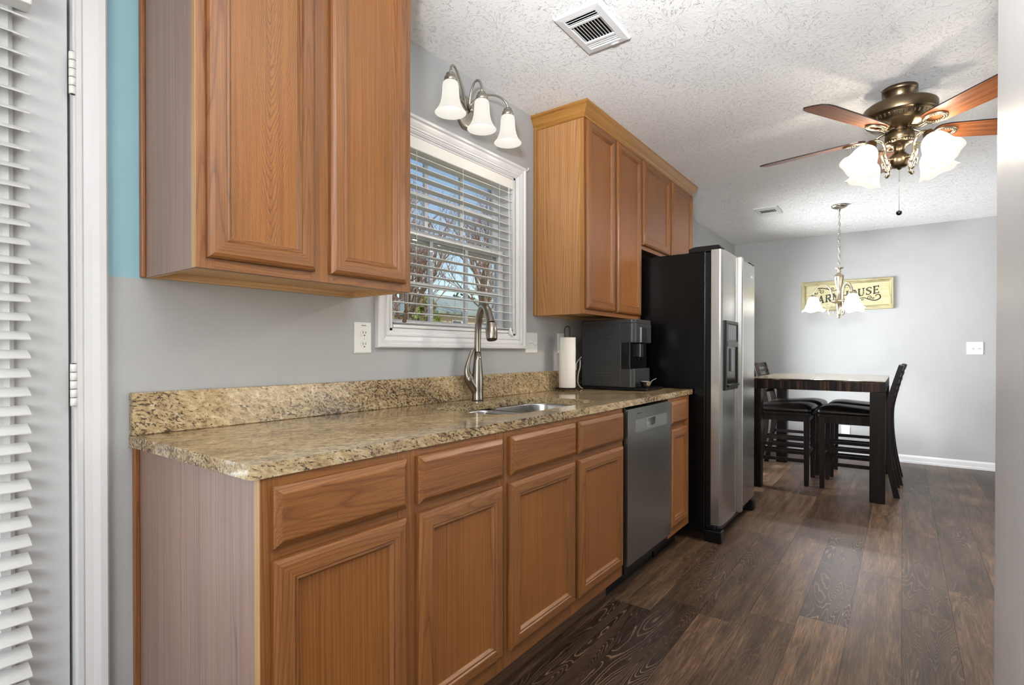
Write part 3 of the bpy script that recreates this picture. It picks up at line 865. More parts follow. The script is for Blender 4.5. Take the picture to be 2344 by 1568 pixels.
wt = bpy.data.objects.new('worktop', me); COL.objects.link(wt); wt.location = off
b = wt.modifiers.new('bevel', 'BEVEL'); b.width = 0.004; b.segments = 3; b.limit_method = 'ANGLE'; b.angle_limit = R(60)
tag(wt, 'polished beige and black speckled granite worktop with the sink cutout', 'countertop')
tag(MB().box(0.0005, 0.026, CY0+0.001, CY1-0.001, 0.9142, 1.028).build('backsplash', GRAN_S, bevel=0.0025), 'granite backsplash strip standing along the wall behind the worktop', 'backsplash')

sk = thing('kitchen_sink', 'stainless steel double bowl sink set under the granite worktop', 'sink', (0.355, 1.84, 0.70))
def bowl(y0, y1, rs):
    mb = MB(); loops = []
    for (ins, z) in ((-0.012, 0.8835), (0.0, 0.8835), (0.001, 0.876), (0.006, 0.80), (0.014, 0.72), (0.030, 0.700), (0.07, 0.694)):
        loops.append([(p[0], p[1], z) for p in rrect(SX0+0.004+ins, SX1-0.004-ins, y0+ins, y1-ins, tuple(max(0.012, q-ins*0.6) for q in rs), 8)])
    mb.rings(loops, 0, True, False, True)
    mb.lathe([(0.040, 0.6955), (0.042, 0.6975), (0.034, 0.6975), (0.030, 0.690), (0.002, 0.689)], (0.33, (y0+y1)/2, 0), seg=20)
    return mb.build('bowl', STEEL_SINK, sk)
bowl(SY0+0.006, 1.795, (0.05, 0.08, 0.06, 0.06)); bowl(1.835, SY1-0.004, (0.06, 0.06, 0.06, 0.10))
MB().box(SX0+0.02, SX1-0.02, 1.783, 1.847, 0.868, 0.8755).build('divider', STEEL_SINK, sk, bevel=0.003)

fc = thing('kitchen_faucet', 'tall brushed nickel pull-down faucet with a side lever behind the sink', 'faucet', (0.080, 1.872, 0.914))
fx, fy = 0.080, 1.872
dphi = R(-30); dx, dy = math.cos(dphi), math.sin(dphi)
def FP(r_, z): return (fx+dx*r_, fy+dy*r_, z)
mb = MB()
mb.lathe([(0.0275, 0.9145), (0.028, 0.918), (0.0262, 0.93), (0.0255, 0.96), (0.0265, 0.99), (0.0262, 1.02), (0.0225, 1.06), (0.0182, 1.10), (0.0165, 1.135)], (fx, fy, 0), seg=24, cap0=True, cap1=True)
mb.build('body', FAUCET, fc)
mb = MB()
path = spline([FP(0, 1.134), FP(0.0, 1.19), FP(0.008, 1.26), FP(0.035, 1.318), FP(0.080, 1.342), FP(0.125, 1.322), FP(0.152, 1.285), FP(0.166, 1.262)], 6)
n = len(path); rad = [0.0148+0.0010*(1-abs(2*i/(n-1)-1)) + 0.004*max(0, (i/(n-1)-0.6))/0.4 for i in range(n)]
mb.tube(path, rad, 18)
mb.build('spout', FAUCET, fc)
mb = MB()
mb.tube(spline([FP(0.1665, 1.261), FP(0.172, 1.240), FP(0.177, 1.215), FP(0.180, 1.192)], 5), [0.0205, 0.0208, 0.0213, 0.0222, 0.0234, 0.0242, 0.0248, 0.0253, 0.0256, 0.0257, 0.0255, 0.0252, 0.0250, 0.0247, 0.0243, 0.0236], 20)
sp = mb.build('spray_head', FAUCET, fc)
mb = MB(); mb.tube([FP(0.180, 1.1925), FP(0.1812, 1.188)], 0.0205, 20); mb.build('nozzle', BLACKP, sp)
mb = MB()   # valve boss and curved lever towards the left
bx, by = -0.45, -0.893
def LP(r_, z): return (fx+bx*r_, fy+by*r_, z)
mb.tube(spline([LP(0.006, 0.955), LP(0.022, 0.98), LP(0.038, 1.005), LP(0.045, 1.025)], 5), [0.022]*6+[0.0225]*5+[0.0225, 0.022, 0.0215, 0.021, 0.020], 18)
mb.build('valve', FAUCET, fc)
mb = MB()
mb.tube(spline([LP(0.044, 1.022), LP(0.051, 1.045), LP(0.050, 1.075), LP(0.040, 1.110), LP(0.028, 1.140), LP(0.024, 1.150)], 5), [0.021-0.0125*min(1, i/14) for i in range(26)], 16, flat=0.8)
mb.build('lever', FAUCET, fc)

# ------------------------------------------------------------------ dishwasher
dw = thing('dishwasher', 'dark stainless built-in dishwasher between the oak base cabinets', 'dishwasher', (0.35, 2.528, 0))
MB().box(0.02, 0.615, 2.246, 2.810, 0.10, 0.874).build('tub', BLACKP, dw)
HY0, HY1, HZ0, HZ1 = 2.478, 2.578, 0.775, 0.812
mb = MB()
DY_0, DY_1, DZ_0, DZ__ = 2.252, 2.806, 0.155, 0.874
for (a, b_, c, d) in ((DY_0, HY0, DZ_0, DZ__), (HY1, DY_1, DZ_0, DZ__), (HY0, HY1, DZ_0, HZ0), (HY0, HY1, HZ1, DZ__)):
    mb.box(0.616, 0.652, a, b_, c, d)
dd = mb.build('door', STEEL_D, dw)
MB().box(0.6165, 0.626, HY0-0.001, HY1+0.001, HZ0-0.001, HZ1+0.001).build('grip_recess', STEEL, dd)
mb = MB(); mb.box(0.6515, 0.6530, 2.345, HY0-0.003, 0.758, 0.818); mb.box(0.6515, 0.6530, HY1+0.003, 2.745, 0.758, 0.818)
mb.box(0.6515, 0.6530, HY0-0.003, HY1+0.003, 0.758, HZ0-0.002); mb.box(0.6515, 0.6530, HY0-0.003, HY1+0.003, HZ1+0.002, 0.818)
mb.build('handle_plate', STEEL, dd)
frm = MB(); frame_x(frm, 0.648, HY0-0.004, HY1+0.004, HZ0-0.004, HZ1+0.004, [(0, 0), (0, 0.006), (0.003, 0.006), (0.004, -0.02)], 0, 0)
frm.build('grip_rim', CHROME, dd)
MB().box(0.6518, 0.6526, 2.355, 2.415, 0.846, 0.849).build('vent_slot', BLACKP, dd)
MB().box(0.53, 0.548, 2.246, 2.812, 0, 0.10).build('kick_plate', BLACKP, dw)
MB().box(0.616, 0.640, 2.2425, 2.2505, 0.12, 0.884).build('side_gasket', BLACKP, dw)

# ------------------------------------------------------------------ refrigerator
RY0, RY1 = 3.246, 4.130
fr = thing('refrigerator', 'side-by-side stainless steel refrigerator with black textured sides', 'refrigerator', (0.40, (RY0+RY1)/2, 0))
MB().box(0.05, 0.705, RY0, RY1, 0.05, 1.742).build('case', FBLACK, fr, bevel=0.006, seg=3)
MB().box(0.705, 0.733, RY0+0.012, RY1-0.012, 0.10, 1.735).build('gasket', BLACKP, fr)
RSP = 3.638
def fdoor(y0, y1, name, ridge):
    pts = []
    r_ = 0.012
    x0, x1 = 0.734, 0.796
    # slightly convex front with a rolled grip edge on the inner side
    n = 12
    base = [(x0, y0)]
    cur = []
    for i in range(n+1):
        t = i/n; y = y0+(y1-y0)*t
        x = x1+0.006*math.sin(math.pi*t)
        if i == 0: cur += [(x0+0.004, y0), (x-r_, y0), (x-r_*0.3, y0+r_*0.3)]
        elif i == n: cur += [(x-r_*0.3, y1-r_*0.3), (x-r_, y1), (x0+0.004, y1)]
        else: cur.append((x, y))
    pts = [(x0, y0+0.004)]+cur+[(x0, y1-0.004)]
    mb = MB(); mb.prism(pts, 'z', 0.106, 1.748)
    return mb.build(name, STEEL, fr)
dl = fdoor(RY0-0.001, RSP-0.022, 'freezer_door', 1)
d2 = fdoor(RSP+0.022, RY1+0.001, 'fridge_door', -1)
def grip(parent, ya, yb, out):
    pts = [(0.740, ya), (0.803, ya), (0.822, (ya*0.6+yb*0.4)), (0.824, (ya*0.35+yb*0.65)), (0.812, yb), (0.740, yb)]
    MB().prism(pts, 'z', 0.104, 1.752).build('handle', STEEL, parent, bevel=0.002)
grip(dl, RSP-0.0255, RSP-0.006, 1); grip(d2, RSP+0.030, RSP+0.006, -1)
# dispenser: deep black frame, control panel, cavity, tray
DA, DB, DC, DD = 3.292, 3.575, 0.908, 1.328
mb = MB()
frame_x(mb, 0.792, DA, DB, DC, DD, [(0, 0), (0, 0.018), (0.005, 0.022), (0.018, 0.022), (0.021, 0.018), (0.021, 0.010)], 0, 0)
dp = mb.build('dispenser', BLACKP, dl)
MB().box(0.801, 0.810, DA+0.02, DB-0.02, 1.205, DD-0.02).build('control_panel', plain('grey_panel', (44, 44, 46), 0.3), dp)
MB().box(0.8095, 0.8112, DA+0.05, DB-0.05, 1.215, 1.300).build('display', plain('display_glass', (34, 35, 38), 0.1), dp)
MB().box(0.803, 0.816, DA+0.02, DB-0.02, 1.170, 1.203).build('nozzle_hood', plain('hood_grey', (40, 40, 42), 0.35), dp)
MB().box(0.8035, 0.8065, DA+0.02, DB-0.02, DC+0.02, 1.172).build('cavity', plain('glossy_black', (7, 7, 8), 0.16, 0, 0.25), dp)
mb = MB(); mb.prism([(0.806, 0.945), (0.826, 0.938), (0.826, 0.930), (0.806, 0.930)], 'y', DA+0.022, DB-0.022); mb.build('drip_tray', BLACKP, dp)
MB().box(0.8065, 0.814, DA+0.11, DB-0.11, 1.02, 1.16).build('paddle', plain('paddle_grey', (40, 44, 46), 0.15), dp)
MB().box(0.8015, 0.8045, 3.985, 4.045, 1.655, 1.672).build('badge', CHROME, d2)
MB().box(0.74, 0.765, RY0+0.04, RY1-0.04, 0.045, 0.10).build('kick_grille', BLACKP, fr)
for (a, b_) in ((RY0-0.001, RY0+0.07), (RY1-0.06, RY1+0.012)):
    mb = MB(); mb.box(0.70, 0.800, a, b_, 0.001, 0.072); mb.box(0.705, 0.76, a+0.008, b_-0.008, 0.07, 0.10)
    mb.build('foot', BLACKP, fr, bevel=0.006)
for (a, b_) in ((RY0+0.006, RY0+0.10), (RY1-0.10, RY1+0.004)):
    mb = MB(); mb.prism([(0.60, 1.742), (0.60, 1.766), (0.64, 1.776), (0.775, 1.776), (0.788, 1.768), (0.788, 1.760), (0.765, 1.752), (0.745, 1.750), (0.73, 1.742)], 'y', a, b_)
    mb.build('hinge_cover', BLACKP, fr, bevel=0.003)

# ------------------------------------------------------------------ things on the worktop
CZ = 0.9145
KX0, KX1, KY0, KY1, KZ1 = 0.075, 0.392, 2.858, 3.128, 1.329
cm = thing('coffee_machine', 'graphite bean-to-cup coffee machine with ribbed side on the worktop', 'coffee machine', (0.23, 2.99, CZ))
mb = MB()
mb.box(KX0, KX1-0.055, KY0+0.004, KY1-0.004, 0.932, KZ1)
mb.build('body', GRAPH, cm, bevel=0.006, seg=3)
mb = MB()
mb.prism(rrect(KX1-0.06, KX1+0.03, KY0+0.002, KY1-0.002, (0.004, 0.03, 0.03, 0.004), 6), 'z', 1.192, 1.305)
mb.prism(rrect(KX1-0.06, KX1+0.028, KY0+0.0032, KY1-0.004, (0.004, 0.03, 0.03, 0.004), 6), 'z', 1.305, KZ1)
mb.build('head', GRAPH, cm, bevel=0.003)
mb = MB(); mb.prism(rrect(KX1-0.06, KX1+0.022, KY0+0.0032, KY1-0.004, (0.004, 0.03, 0.03, 0.004), 6), 'z', 0.932, 1.040)
mb.build('lower_front', GRAPH, cm, bevel=0.003)
MB().prism(rrect(KX1-0.056, KX1-0.004, KY0+0.006, KY1-0.006, (0.002, 0.012, 0.012, 0.002), 5), 'z', 1.040, 1.192).build('brew_recess', plain('glossy_black', (7, 7, 8), 0.16, 0, 0.25), cm)
mb = MB()
for i in range(18):
    z = 0.975+i*(1.290-0.975)/17
    mb.box(KX0+0.022, KX1-0.062, KY0+0.0018, KY0+0.006, z-0.0045, z+0.0045)
mb.build('side_ribs', GRAPH, cm, bevel=0.0015)
MB().box(KX1+0.024, KX1+0.0325, 2.955, 3.035, 1.196, 1.282).build('display', plain('display_dark', (30, 30, 32), 0.15), cm)
MB().box(KX1+0.028, KX1+0.034, 2.949, 2.955, 1.196, 1.282).build('display_trim', CHROME, cm)
mb = MB(); mb.box(KX1-0.01, KX1+0.018, 2.965, 3.022, 1.105, 1.192)
sp = mb.build('spout', plain('spout_gloss', (60, 66, 72), 0.08, 0.6), cm, bevel=0.006)
mb = MB(); mb.box(KX1+0.0, KX1+0.012, 2.975, 2.985, 1.092, 1.106); mb.box(KX1, KX1+0.012, 3.002, 3.012, 1.092, 1.106); mb.build('nozzle', BLACKP, sp)
MB().box(KX0+0.008, KX1+0.10, KY0+0.01, KY1-0.006, CZ+0.0003, 0.930).build('drip_tray', BLACKP, cm, bevel=0.004)
MB().box(KX0, KX1-0.02, KY0+0.006, KY1-0.006, 0.9302, 0.9325).build('base_gap', BLACKP, cm)

sc = thing('measuring_scoop', 'small shiny silver spouted cup with handle on the coffee machine tray', 'scoop', (0.455, 2.93, 0.9302))
mb = MB()
def spout_wave(r_, z_, a):
    k = max(0.0, math.cos(a-R(60)))**6*0.35*(z_/0.036)
    return r_*(1+k), z_
c0 = (0.458, 2.93, 0.931)
mb.lathe([(0.002, 0.0), (0.012, 0.0005), (0.022, 0.006), (0.029, 0.018), (0.033, 0.036), (0.0345, 0.037), (0.0325, 0.0355), (0.028, 0.019), (0.021, 0.0075), (0.002, 0.002)], c0, seg=32, wave=spout_wave)
mb.build('cup', CHROME, sc)
mb = MB(); mb.tube(spline([(0.476, 2.955, 0.962), (0.487, 2.972, 0.975), (0.500, 2.99, 0.984)], 5), 0.0028, 8); mb.build('handle', CHROME, sc)

pt = thing('paper_towel_holder', 'dark bronze wire holder carrying the paper towel roll', 'paper towel holder', (0.092, 2.64, CZ))
px, py = 0.102, 2.645
ring = [(px+0.070*math.cos(2*math.pi*i/36), py+0.070*math.sin(2*math.pi*i/36), CZ+0.014) for i in range(37)]
mb = MB(); mb.tube(ring, 0.0035, 8, cap=False)
for a in (20, 140, 260): mb.tube([(px, py, CZ+0.0155), (px+0.07*math.cos(R(a)), py+0.07*math.sin(R(a)), CZ+0.014)], 0.003, 6)
mb.build('base_ring', BRONZE_D, pt)
for a in (20, 140, 260):
    MB().ball((px+0.070*math.cos(R(a)), py+0.070*math.sin(R(a)), CZ+0.0066), 0.0064, 12, 8).build('foot', BRONZE_D, pt)
mb = MB(); dv = (0.8, 0.6)
def LPt(t, z): return (px+dv[0]*t, py+dv[1]*t, z)
mb.tube([LPt(-0.0145, CZ+0.015)]+[LPt(-0.0145*math.cos(math.pi*i/14), 1.268+0.0145*math.sin(math.pi*i/14)*1.25) for i in range(15)]+[LPt(0.0145, CZ+0.015)], 0.0032, 8, upv=(0.6, -0.8, 0))
mb.build('loop_post', BRONZE_D, pt)
mb = MB(); mb.lathe([(0.019, 0.9335), (0.0465, 0.9335), (0.0475, 0.935), (0.0475, 1.2195), (0.0465, 1.221), (0.019, 1.221), (0.019, 0.9335)], (px, py, 0), seg=40)
tag(mb.build('paper_towel_roll', PAPER), 'white paper towel roll upright on the wire holder', 'paper towel')

pc = thing('power_cord', 'white power cord hanging between the paper towels and the coffee machine', 'cord', (0.08, 2.80, CZ))
mb = MB(); mb.tube(spline([(0.074, 2.80, 1.068), (0.080, 2.81, 1.085), (0.086, 2.835, 1.105), (0.066, 2.87, 1.110), (0.052, 2.90, 1.10)], 6), 0.0032, 8)
mb.tube(spline([(0.052, 2.90, 1.085), (0.066, 2.848, 1.090), (0.093, 2.812, 1.085), (0.096, 2.805, 1.05), (0.084, 2.802, 0.99), (0.082, 2.806, 0.95), (0.092, 2.818, 0.925), (0.098, 2.83, 0.9185)], 6), 0.0034, 8)
mb.build('cord', CORDW, pc)
mb = MB(); mb.tube([(0.066, 2.797, 1.028), (0.066, 2.797, 1.040), (0.070, 2.799, 1.055), (0.074, 2.80, 1.070)], [0.0135, 0.0135, 0.010, 0.0045], 10, flat=0.75)
mb.build('plug', CORDW, pc)

# ------------------------------------------------------------------ wall plates
def plate_x(y0, y1, z0, z1, label, cat, name):
    t = thing(name, label, cat, (0, (y0+y1)/2, z0))
    mb = MB(); frame_x(mb, 0.0005, y0, y1, z0, z1, [(0, 0), (0, 0.002), (0.004, 0.0055), (0.008, 0.006)], 0, 0)
    mb.add([(0.0065, y0+0.008, z0+0.008), (0.0065, y1-0.008, z0+0.008), (0.0065, y1-0.008, z1-0.008), (0.0065, y0+0.008, z1-0.008)], [(0, 1, 2, 3)])
    mb.build('cover_plate', PLASTIC, t)
    return t
t = plate_x(1.248, 1.327, 1.131, 1.250, 'white duplex outlet on the grey wall left of the window', 'outlet', 'wall_outlet')
for zc in (1.2085, 1.1655):
    mb = MB(); pts = [(1.2905+0.0165*math.cos(R(a)), zc+max(-0.0135, min(0.0135, 0.0175*math.sin(R(a))))) for a in range(0, 360, 12)]
    mb.rings([[(0.0064, y, z) for y, z in pts], [(0.0084, y, z) for y, z in pts]], 0, False, False, True)
    sk_ = mb.build('socket', PLASTIC, t)
    mb = MB(); mb.box(0.0083, 0.0088, 1.2825, 1.2848, zc-0.002, zc+0.008); mb.box(0.0083, 0.0088, 1.2945, 1.2968, zc-0.001, zc+0.007)
    mb.box(0.0083, 0.0088, 1.2875, 1.2925, zc-0.0105, zc-0.006); mb.build('slot', BLACKP, sk_)
mb = MB()
for i in range(5): mb.box(0.0064, 0.0068, 1.278+i*0.0045, 1.2815+i*0.0045, 1.236, 1.2395)
mb.build('small_print', plain('faded_print', (110, 108, 104), 0.6), t)
MB().lathe([(0.0018, 0), (0.0018, 0.0015)], (0.0066, 1.2905, 1.187), Matrix.Rotation(R(90), 4, 'Y'), 10, cap1=True).build('screw', NICKEL, t)
t = plate_x(2.368, 2.483, 1.131, 1.245, 'white double toggle switch plate on the wall right of the sink window', 'switch plate', 'switch_plate')
for i, yc in enumerate((2.402, 2.449)):
    mb = MB(); s_ = 1 if i == 0 else -1
    M = Matrix.Translation((0.0065, yc, 1.188)) @ Matrix.Rotation(R(-25*s_), 4, 'Y')
    mb.xbox(M, 0, 0.016, -0.0045, 0.0045, -0.006, 0.006); mb.build('toggle', PLASTIC, t, bevel=0.0015)
for yc in (2.402, 2.449):
    for zc in (1.160, 1.216):
        mb = MB(); mb.lathe([(0.0018, 0), (0.0016, 0.0012)], (0.0065, yc, zc), Matrix.Rotation(R(90), 4, 'Y'), 10, cap1=True); mb.build('screw', NICKEL, t)
plate_x(2.700, 2.778, 1.131, 1.250, 'white wall plate partly hidden behind the paper towel roll', 'outlet', 'wall_outlet')
t = thing('switch_plate', 'white double toggle switch plate on the far dining wall at right', 'switch plate', (2.22, YF, 1.116))
mb = MB(); mb.box(2.159, 2.284, YF-0.0065, YF-0.0005, 1.116, 1.239); mb.build('cover_plate', PLASTIC, t, bevel=0.003)
for xc, s_ in ((2.198, 1), (2.245, 1)):
    M = Matrix.Translation((xc, YF-0.0065, 1.178)) @ Matrix.Rotation(R(25*s_), 4, 'X')
    mb = MB(); mb.xbox(M, -0.0045, 0.0045, -0.016, 0, -0.006, 0.006); mb.build('toggle', PLASTIC, t, bevel=0.0015)
t = thing('wall_outlet', 'white outlet low on the far wall behind the dining stools', 'outlet', (1.16, YF, 0.30))
MB().box(1.119, 1.198, YF-0.0065, YF-0.0005, 0.222, 0.340).build('cover_plate', PLASTIC, t, bevel=0.003)
for zc in (0.305, 0.257): MB().box(1.142, 1.175, YF-0.0085, YF-0.006, zc-0.014, zc+0.014).build('socket', PLASTIC, t, bevel=0.004)

# curtain-rod hook on the casing corner
mb = MB(); mb.box(0.0005, 0.004, 2.352, 2.366, 2.095, 2.13); mb.tube([(0.004, 2.359, 2.118), (0.020, 2.359, 2.118), (0.026, 2.359, 2.124), (0.026, 2.359, 2.132)], 0.003, 8)
tag(mb.build('wall_hook', PLASTIC), 'tiny white hook beside the upper right corner of the window casing', 'hook')

# ------------------------------------------------------------------ ceiling vents
def vent(label, x0, x1, y0, y1):
    t = thing('ceiling_vent', label, 'air vent', ((x0+x1)/2, (y0+y1)/2, ZC), 'white ceiling vents')
    zc = ZC-0.0005
    mb = MB()
    L = []
    for ins, d in ((0, 0), (0.0, 0.003), (0.005, 0.009), (0.030, 0.011), (0.032, 0.009), (0.032, 0.001)):
        L.append([(x0+ins, y0+ins, zc-d), (x1-ins, y0+ins, zc-d), (x1-ins, y1-ins, zc-d), (x0+ins, y1-ins, zc-d)])
    mb.rings(L)
    ix0, ix1, iy0, iy1 = x0+0.032, x1-0.032, y0+0.032, y1-0.032
    h = iy1-iy0
    a, b_ = iy0+h*0.20, iy0+h*0.80
    mb.box(ix0, ix1, a-0.006, a+0.006, zc-0.011, zc-0.004); mb.box(ix0, ix1, b_-0.006, b_+0.006, zc-0.011, zc-0.004)
    mb.box(ix0, ix1, iy1-0.002, iy1+0.002, zc-0.0112, zc-0.004)
    mb.build('frame', WHITE, t)
    MB().box(ix0-0.001, ix1+0.001, iy0-0.001, iy1+0.001, zc-0.0015, zc-0.0003).build('duct', DARKGAP, t)
    n = 10
    for i in range(n):
        x = ix0+(ix1-ix0)*(i+0.5)/n
        M = Matrix.Translation((x, 0, zc-0.0065)) @ Matrix.Rotation(R(35), 4, 'Y')
        mb = MB(); mb.xbox(M, -0.0045, 0.0045, a+0.006, b_-0.006, -0.0006, 0.0006); mb.build('slat', WHITE, t)
    for (p, q, s_) in ((iy0, a-0.006, 1), (b_+0.006, iy1, -1)):
        for i in range(3):
            y = p+(q-p)*(i+0.5)/3
            M = Matrix.Translation((0, y, zc-0.0065)) @ Matrix.Rotation(R(38*s_), 4, 'X')
            mb = MB(); mb.xbox(M, ix0, ix1, -0.006, 0.006, -0.0007, 0.0007); mb.build('slat', WHITE, t)
    mb = MB(); mb.box(ix1-0.045, ix1-0.015, y1-0.018, y1-0.013, zc-0.0135, zc-0.010); mb.build('lever', WHITE, t)
    return t
vent('large white vent in the kitchen ceiling above the worktop', 0.552, 0.748, 1.766, 2.060)
vent('white vent in the far dining ceiling left of the chandelier', 0.556, 0.755, 5.172, 5.460)

# ------------------------------------------------------------------ vanity light above the window
vl = thing('vanity_light', 'brushed nickel three-lamp wall light over the sink window', 'wall light', (0, 1.87, 2.25))
mb = MB()
ov = [(0.062*math.cos(2*math.pi*i/32), 0.078*math.sin(2*math.pi*i/32)) for i in range(32)]
mb.rings([[(h, 1.872+y*s_, 2.255+z*s_) for y, z in ov] for h, s_ in ((0.0005, 1.0), (0.010, 1.0), (0.016, 0.93), (0.020, 0.80), (0.022, 0.4))], 0, True, True, True)
mb.ball((0.034, 1.885, 2.268), 0.011, 14, 10)
mb.build('backplate', NICKEL, vl)
LX = 0.118
for yl in (1.650, 1.856, 2.052):
    top = (LX, yl, 2.312)
    ya = 1.872+(0.012 if yl > 1.9 else (-0.012 if yl < 1.7 else 0.004))
    if yl < 1.7: path = bez(top, (LX+0.002, yl+0.0, 2.40), (0.055, yl+0.13, 2.39), (0.022, ya, 2.262), 16)
    elif yl > 1.9: path = bez(top, (LX+0.0, yl+0.0, 2.385), (0.055, yl-0.14, 2.375), (0.022, ya, 2.285), 16)
    else: path = bez(top, (LX+0.002, yl, 2.405), (0.055, yl-0.01, 2.400), (0.026, ya, 2.272), 16)
    MB().tube(path, 0.0052, 10).build('arm', NICKEL, vl)
    mb = MB(); mb.lathe([(0.006, 2.314), (0.018, 2.312), (0.0205, 2.306), (0.0185, 2.301), (0.0255, 2.297), (0.028, 2.288), (0.0285, 2.276)], (LX, yl, 0), seg=24, cap0=True, cap1=True)
    mb.build('socket_cup', NICKEL, vl)
    prof = [(0.0265, 2.279), (0.0315, 2.272), (0.0345, 2.255), (0.0355, 2.232), (0.0375, 2.210), (0.0425, 2.188), (0.051, 2.168), (0.0605, 2.154), (0.0665, 2.147),
            (0.0655, 2.1455), (0.0585, 2.1535), (0.049, 2.167), (0.0405, 2.188), (0.0355, 2.210), (0.0335, 2.232), (0.0325, 2.254), (0.0295, 2.270), (0.0245, 2.276)]
    MB().lathe(prof, (LX, yl, 0), seg=36).build('lamp_shade', SHADE_SC, vl)
    mb = MB(); mb.lathe([(0.013, 2.275), (0.014, 2.25), (0.023, 2.225), (0.026, 2.205), (0.020, 2.187), (0.004, 2.180)], (LX, yl, 0), seg=20); mb.build('bulb', BULB_SC, vl)

# ------------------------------------------------------------------ ceiling fan
FX_, FY_ = 1.641, 3.25
fn = thing('ceiling_fan', 'bronze hugger ceiling fan with cherry blades and four lit tulip shades', 'ceiling fan', (FX_, FY_, 2.44))
C = (FX_, FY_, 0)
mb = MB(); mb.lathe([(0.074, 2.4395), (0.074, 2.424), (0.070, 2.420), (0.064, 2.412), (0.058, 2.396), (0.056, 2.385), (0.062, 2.372), (0.066, 2.366)], C, seg=40, cap0=True, cap1=True)
mb.build('canopy', BRONZE, fn)
mb = MB()
def scallop(r_, z_, a): return (r_*(1+0.012*math.sin(a*40)), z_) if 2.352 < z_ < 2.362 else (r_, z_)
mb.lathe([(0.06, 2.366), (0.118, 2.360), (0.140, 2.355), (0.1505, 2.347), (0.153, 2.343), (0.153, 2.302), (0.151, 2.298), (0.147, 2.296), (0.142, 2.287), (0.136, 2.276), (0.126, 2.262), (0.118, 2.256), (0.095, 2.247), (0.066, 2.240), (0.062, 2.236)], C, seg=80, wave=scallop, cap0=True, cap1=True)
mo = mb.build('motor_housing', BRONZE, fn)
mb = MB()
for i in range(44):
    a = 2*math.pi*i/44
    M = Matrix.Translation(C) @ Matrix.Rotation(a, 4, 'Z') @ Matrix.Translation((0.137, 0, 2.280)) @ Matrix.Rotation(R(-55), 4, 'Y') @ Matrix.Rotation(R(18), 4, 'X')
    mb.xbox(M, -0.008, 0.008, -0.0042, 0.0042, -0.004, 0.0035)
mb.build('vent_flutes', BRONZE, mo, bevel=0.0015)
mb = MB(); mb.lathe([(0.047, 2.237), (0.047, 2.222)], C, seg=40); mb.lathe([(0.056, 2.223), (0.061, 2.218), (0.061, 2.186), (0.057, 2.182), (0.060, 2.176), (0.056, 2.166), (0.040, 2.160), (0.028, 2.154), (0.022, 2.134), (0.021, 2.124), (0.028, 2.120), (0.031, 2.112), (0.041, 2.106), (0.042, 2.076), (0.038, 2.070), (0.036, 2.060), (0.028, 2.053), (0.010, 2.050), (0.009, 2.044), (0.002, 2.040)], C, seg=40, cap0=True)
mb.build('light_kit_body', BRONZE, fn)
mb = MB()
for i in range(30):
    a = 2*math.pi*i/30
    mb.ball((FX_+0.058*math.cos(a), FY_+0.058*math.sin(a), 2.175), 0.0042, 8, 6)
mb.build('beaded_band', CHAMP, fn)
BZ = 2.222
def blade_mesh(parent):
    # blade local: along +x from r=0.145 to 0.66, pitch about x
    mb = MB(); top = []; n = 10
    out = [(0.150, -0.030), (0.165, -0.048), (0.20, -0.056), (0.40, -0.064), (0.60, -0.068), (0.635, -0.062), (0.655, -0.045), (0.660, 0.0),
           (0.655, 0.045), (0.635, 0.062), (0.60, 0.068), (0.40, 0.064), (0.20, 0.056), (0.165, 0.048), (0.150, 0.030), (0.146, 0.0)]
    return out
for k in range(5):
    ang = R(-46+72*k)
    M = Matrix.Translation((FX_, FY_, BZ)) @ Matrix.Rotation(ang, 4, 'Z') @ Matrix.Rotation(R(-13), 4, 'X')
    # each blade keeps its own object frame so its grain runs along it
    mb = MB(); out = blade_mesh(None)
    mb.rings([[(x, y, -0.003) for x, y in out], [(x, y, 0.003) for x, y in out]], 1, False, False, False)
    mb.f.append([i for i in range(len(out))]); mb.mi.append(0); mb.sm.append(False)
    mb.f.append([len(out)+i for i in range(len(out))]); mb.mi.append(1); mb.sm.append(False)
    bl = mb.build('blade', [BLADE, BLADE_E], None)
    loc = bl.location.copy()
    bl.parent = fn; ORG[bl.name] = ORG[fn.name]
    me = bl.data
    for v in me.vertices: v.co += loc
    bl.matrix_local = Matrix.Translation(-Vector(ORG[fn.name])) @ M
    # blade iron: scroll arm and oval medallion under the blade
    mb = MB()
    M2 = Matrix.Translation((FX_, FY_, BZ)) @ Matrix.Rotation(ang, 4, 'Z')
    mb.tube([tuple(M2 @ Vector(p)) for p in spline([(0.055, 0, 0.014), (0.085, 0, 0.002), (0.110, 0, -0.012), (0.150, 0, -0.010)], 6)], 0.010, 10, flat=0.6)
    M3 = M @ Matrix.Translation((0.192, 0, -0.008))
    ringp = [tuple(M3 @ Vector((0.050*math.cos(2*math.pi*i/36), 0.036*math.sin(2*math.pi*i/36), 0))) for i in range(37)]
    mb.tube(ringp, 0.0055, 8, cap=False)
    for i in range(22):
        a = 2*math.pi*i/22
        p = M3 @ Vector((0.040*math.cos(a), 0.027*math.sin(a), -0.001)); mb.ball(p, 0.0050, 8, 6)
    mb.build('blade_iron', CHAMP, fn)
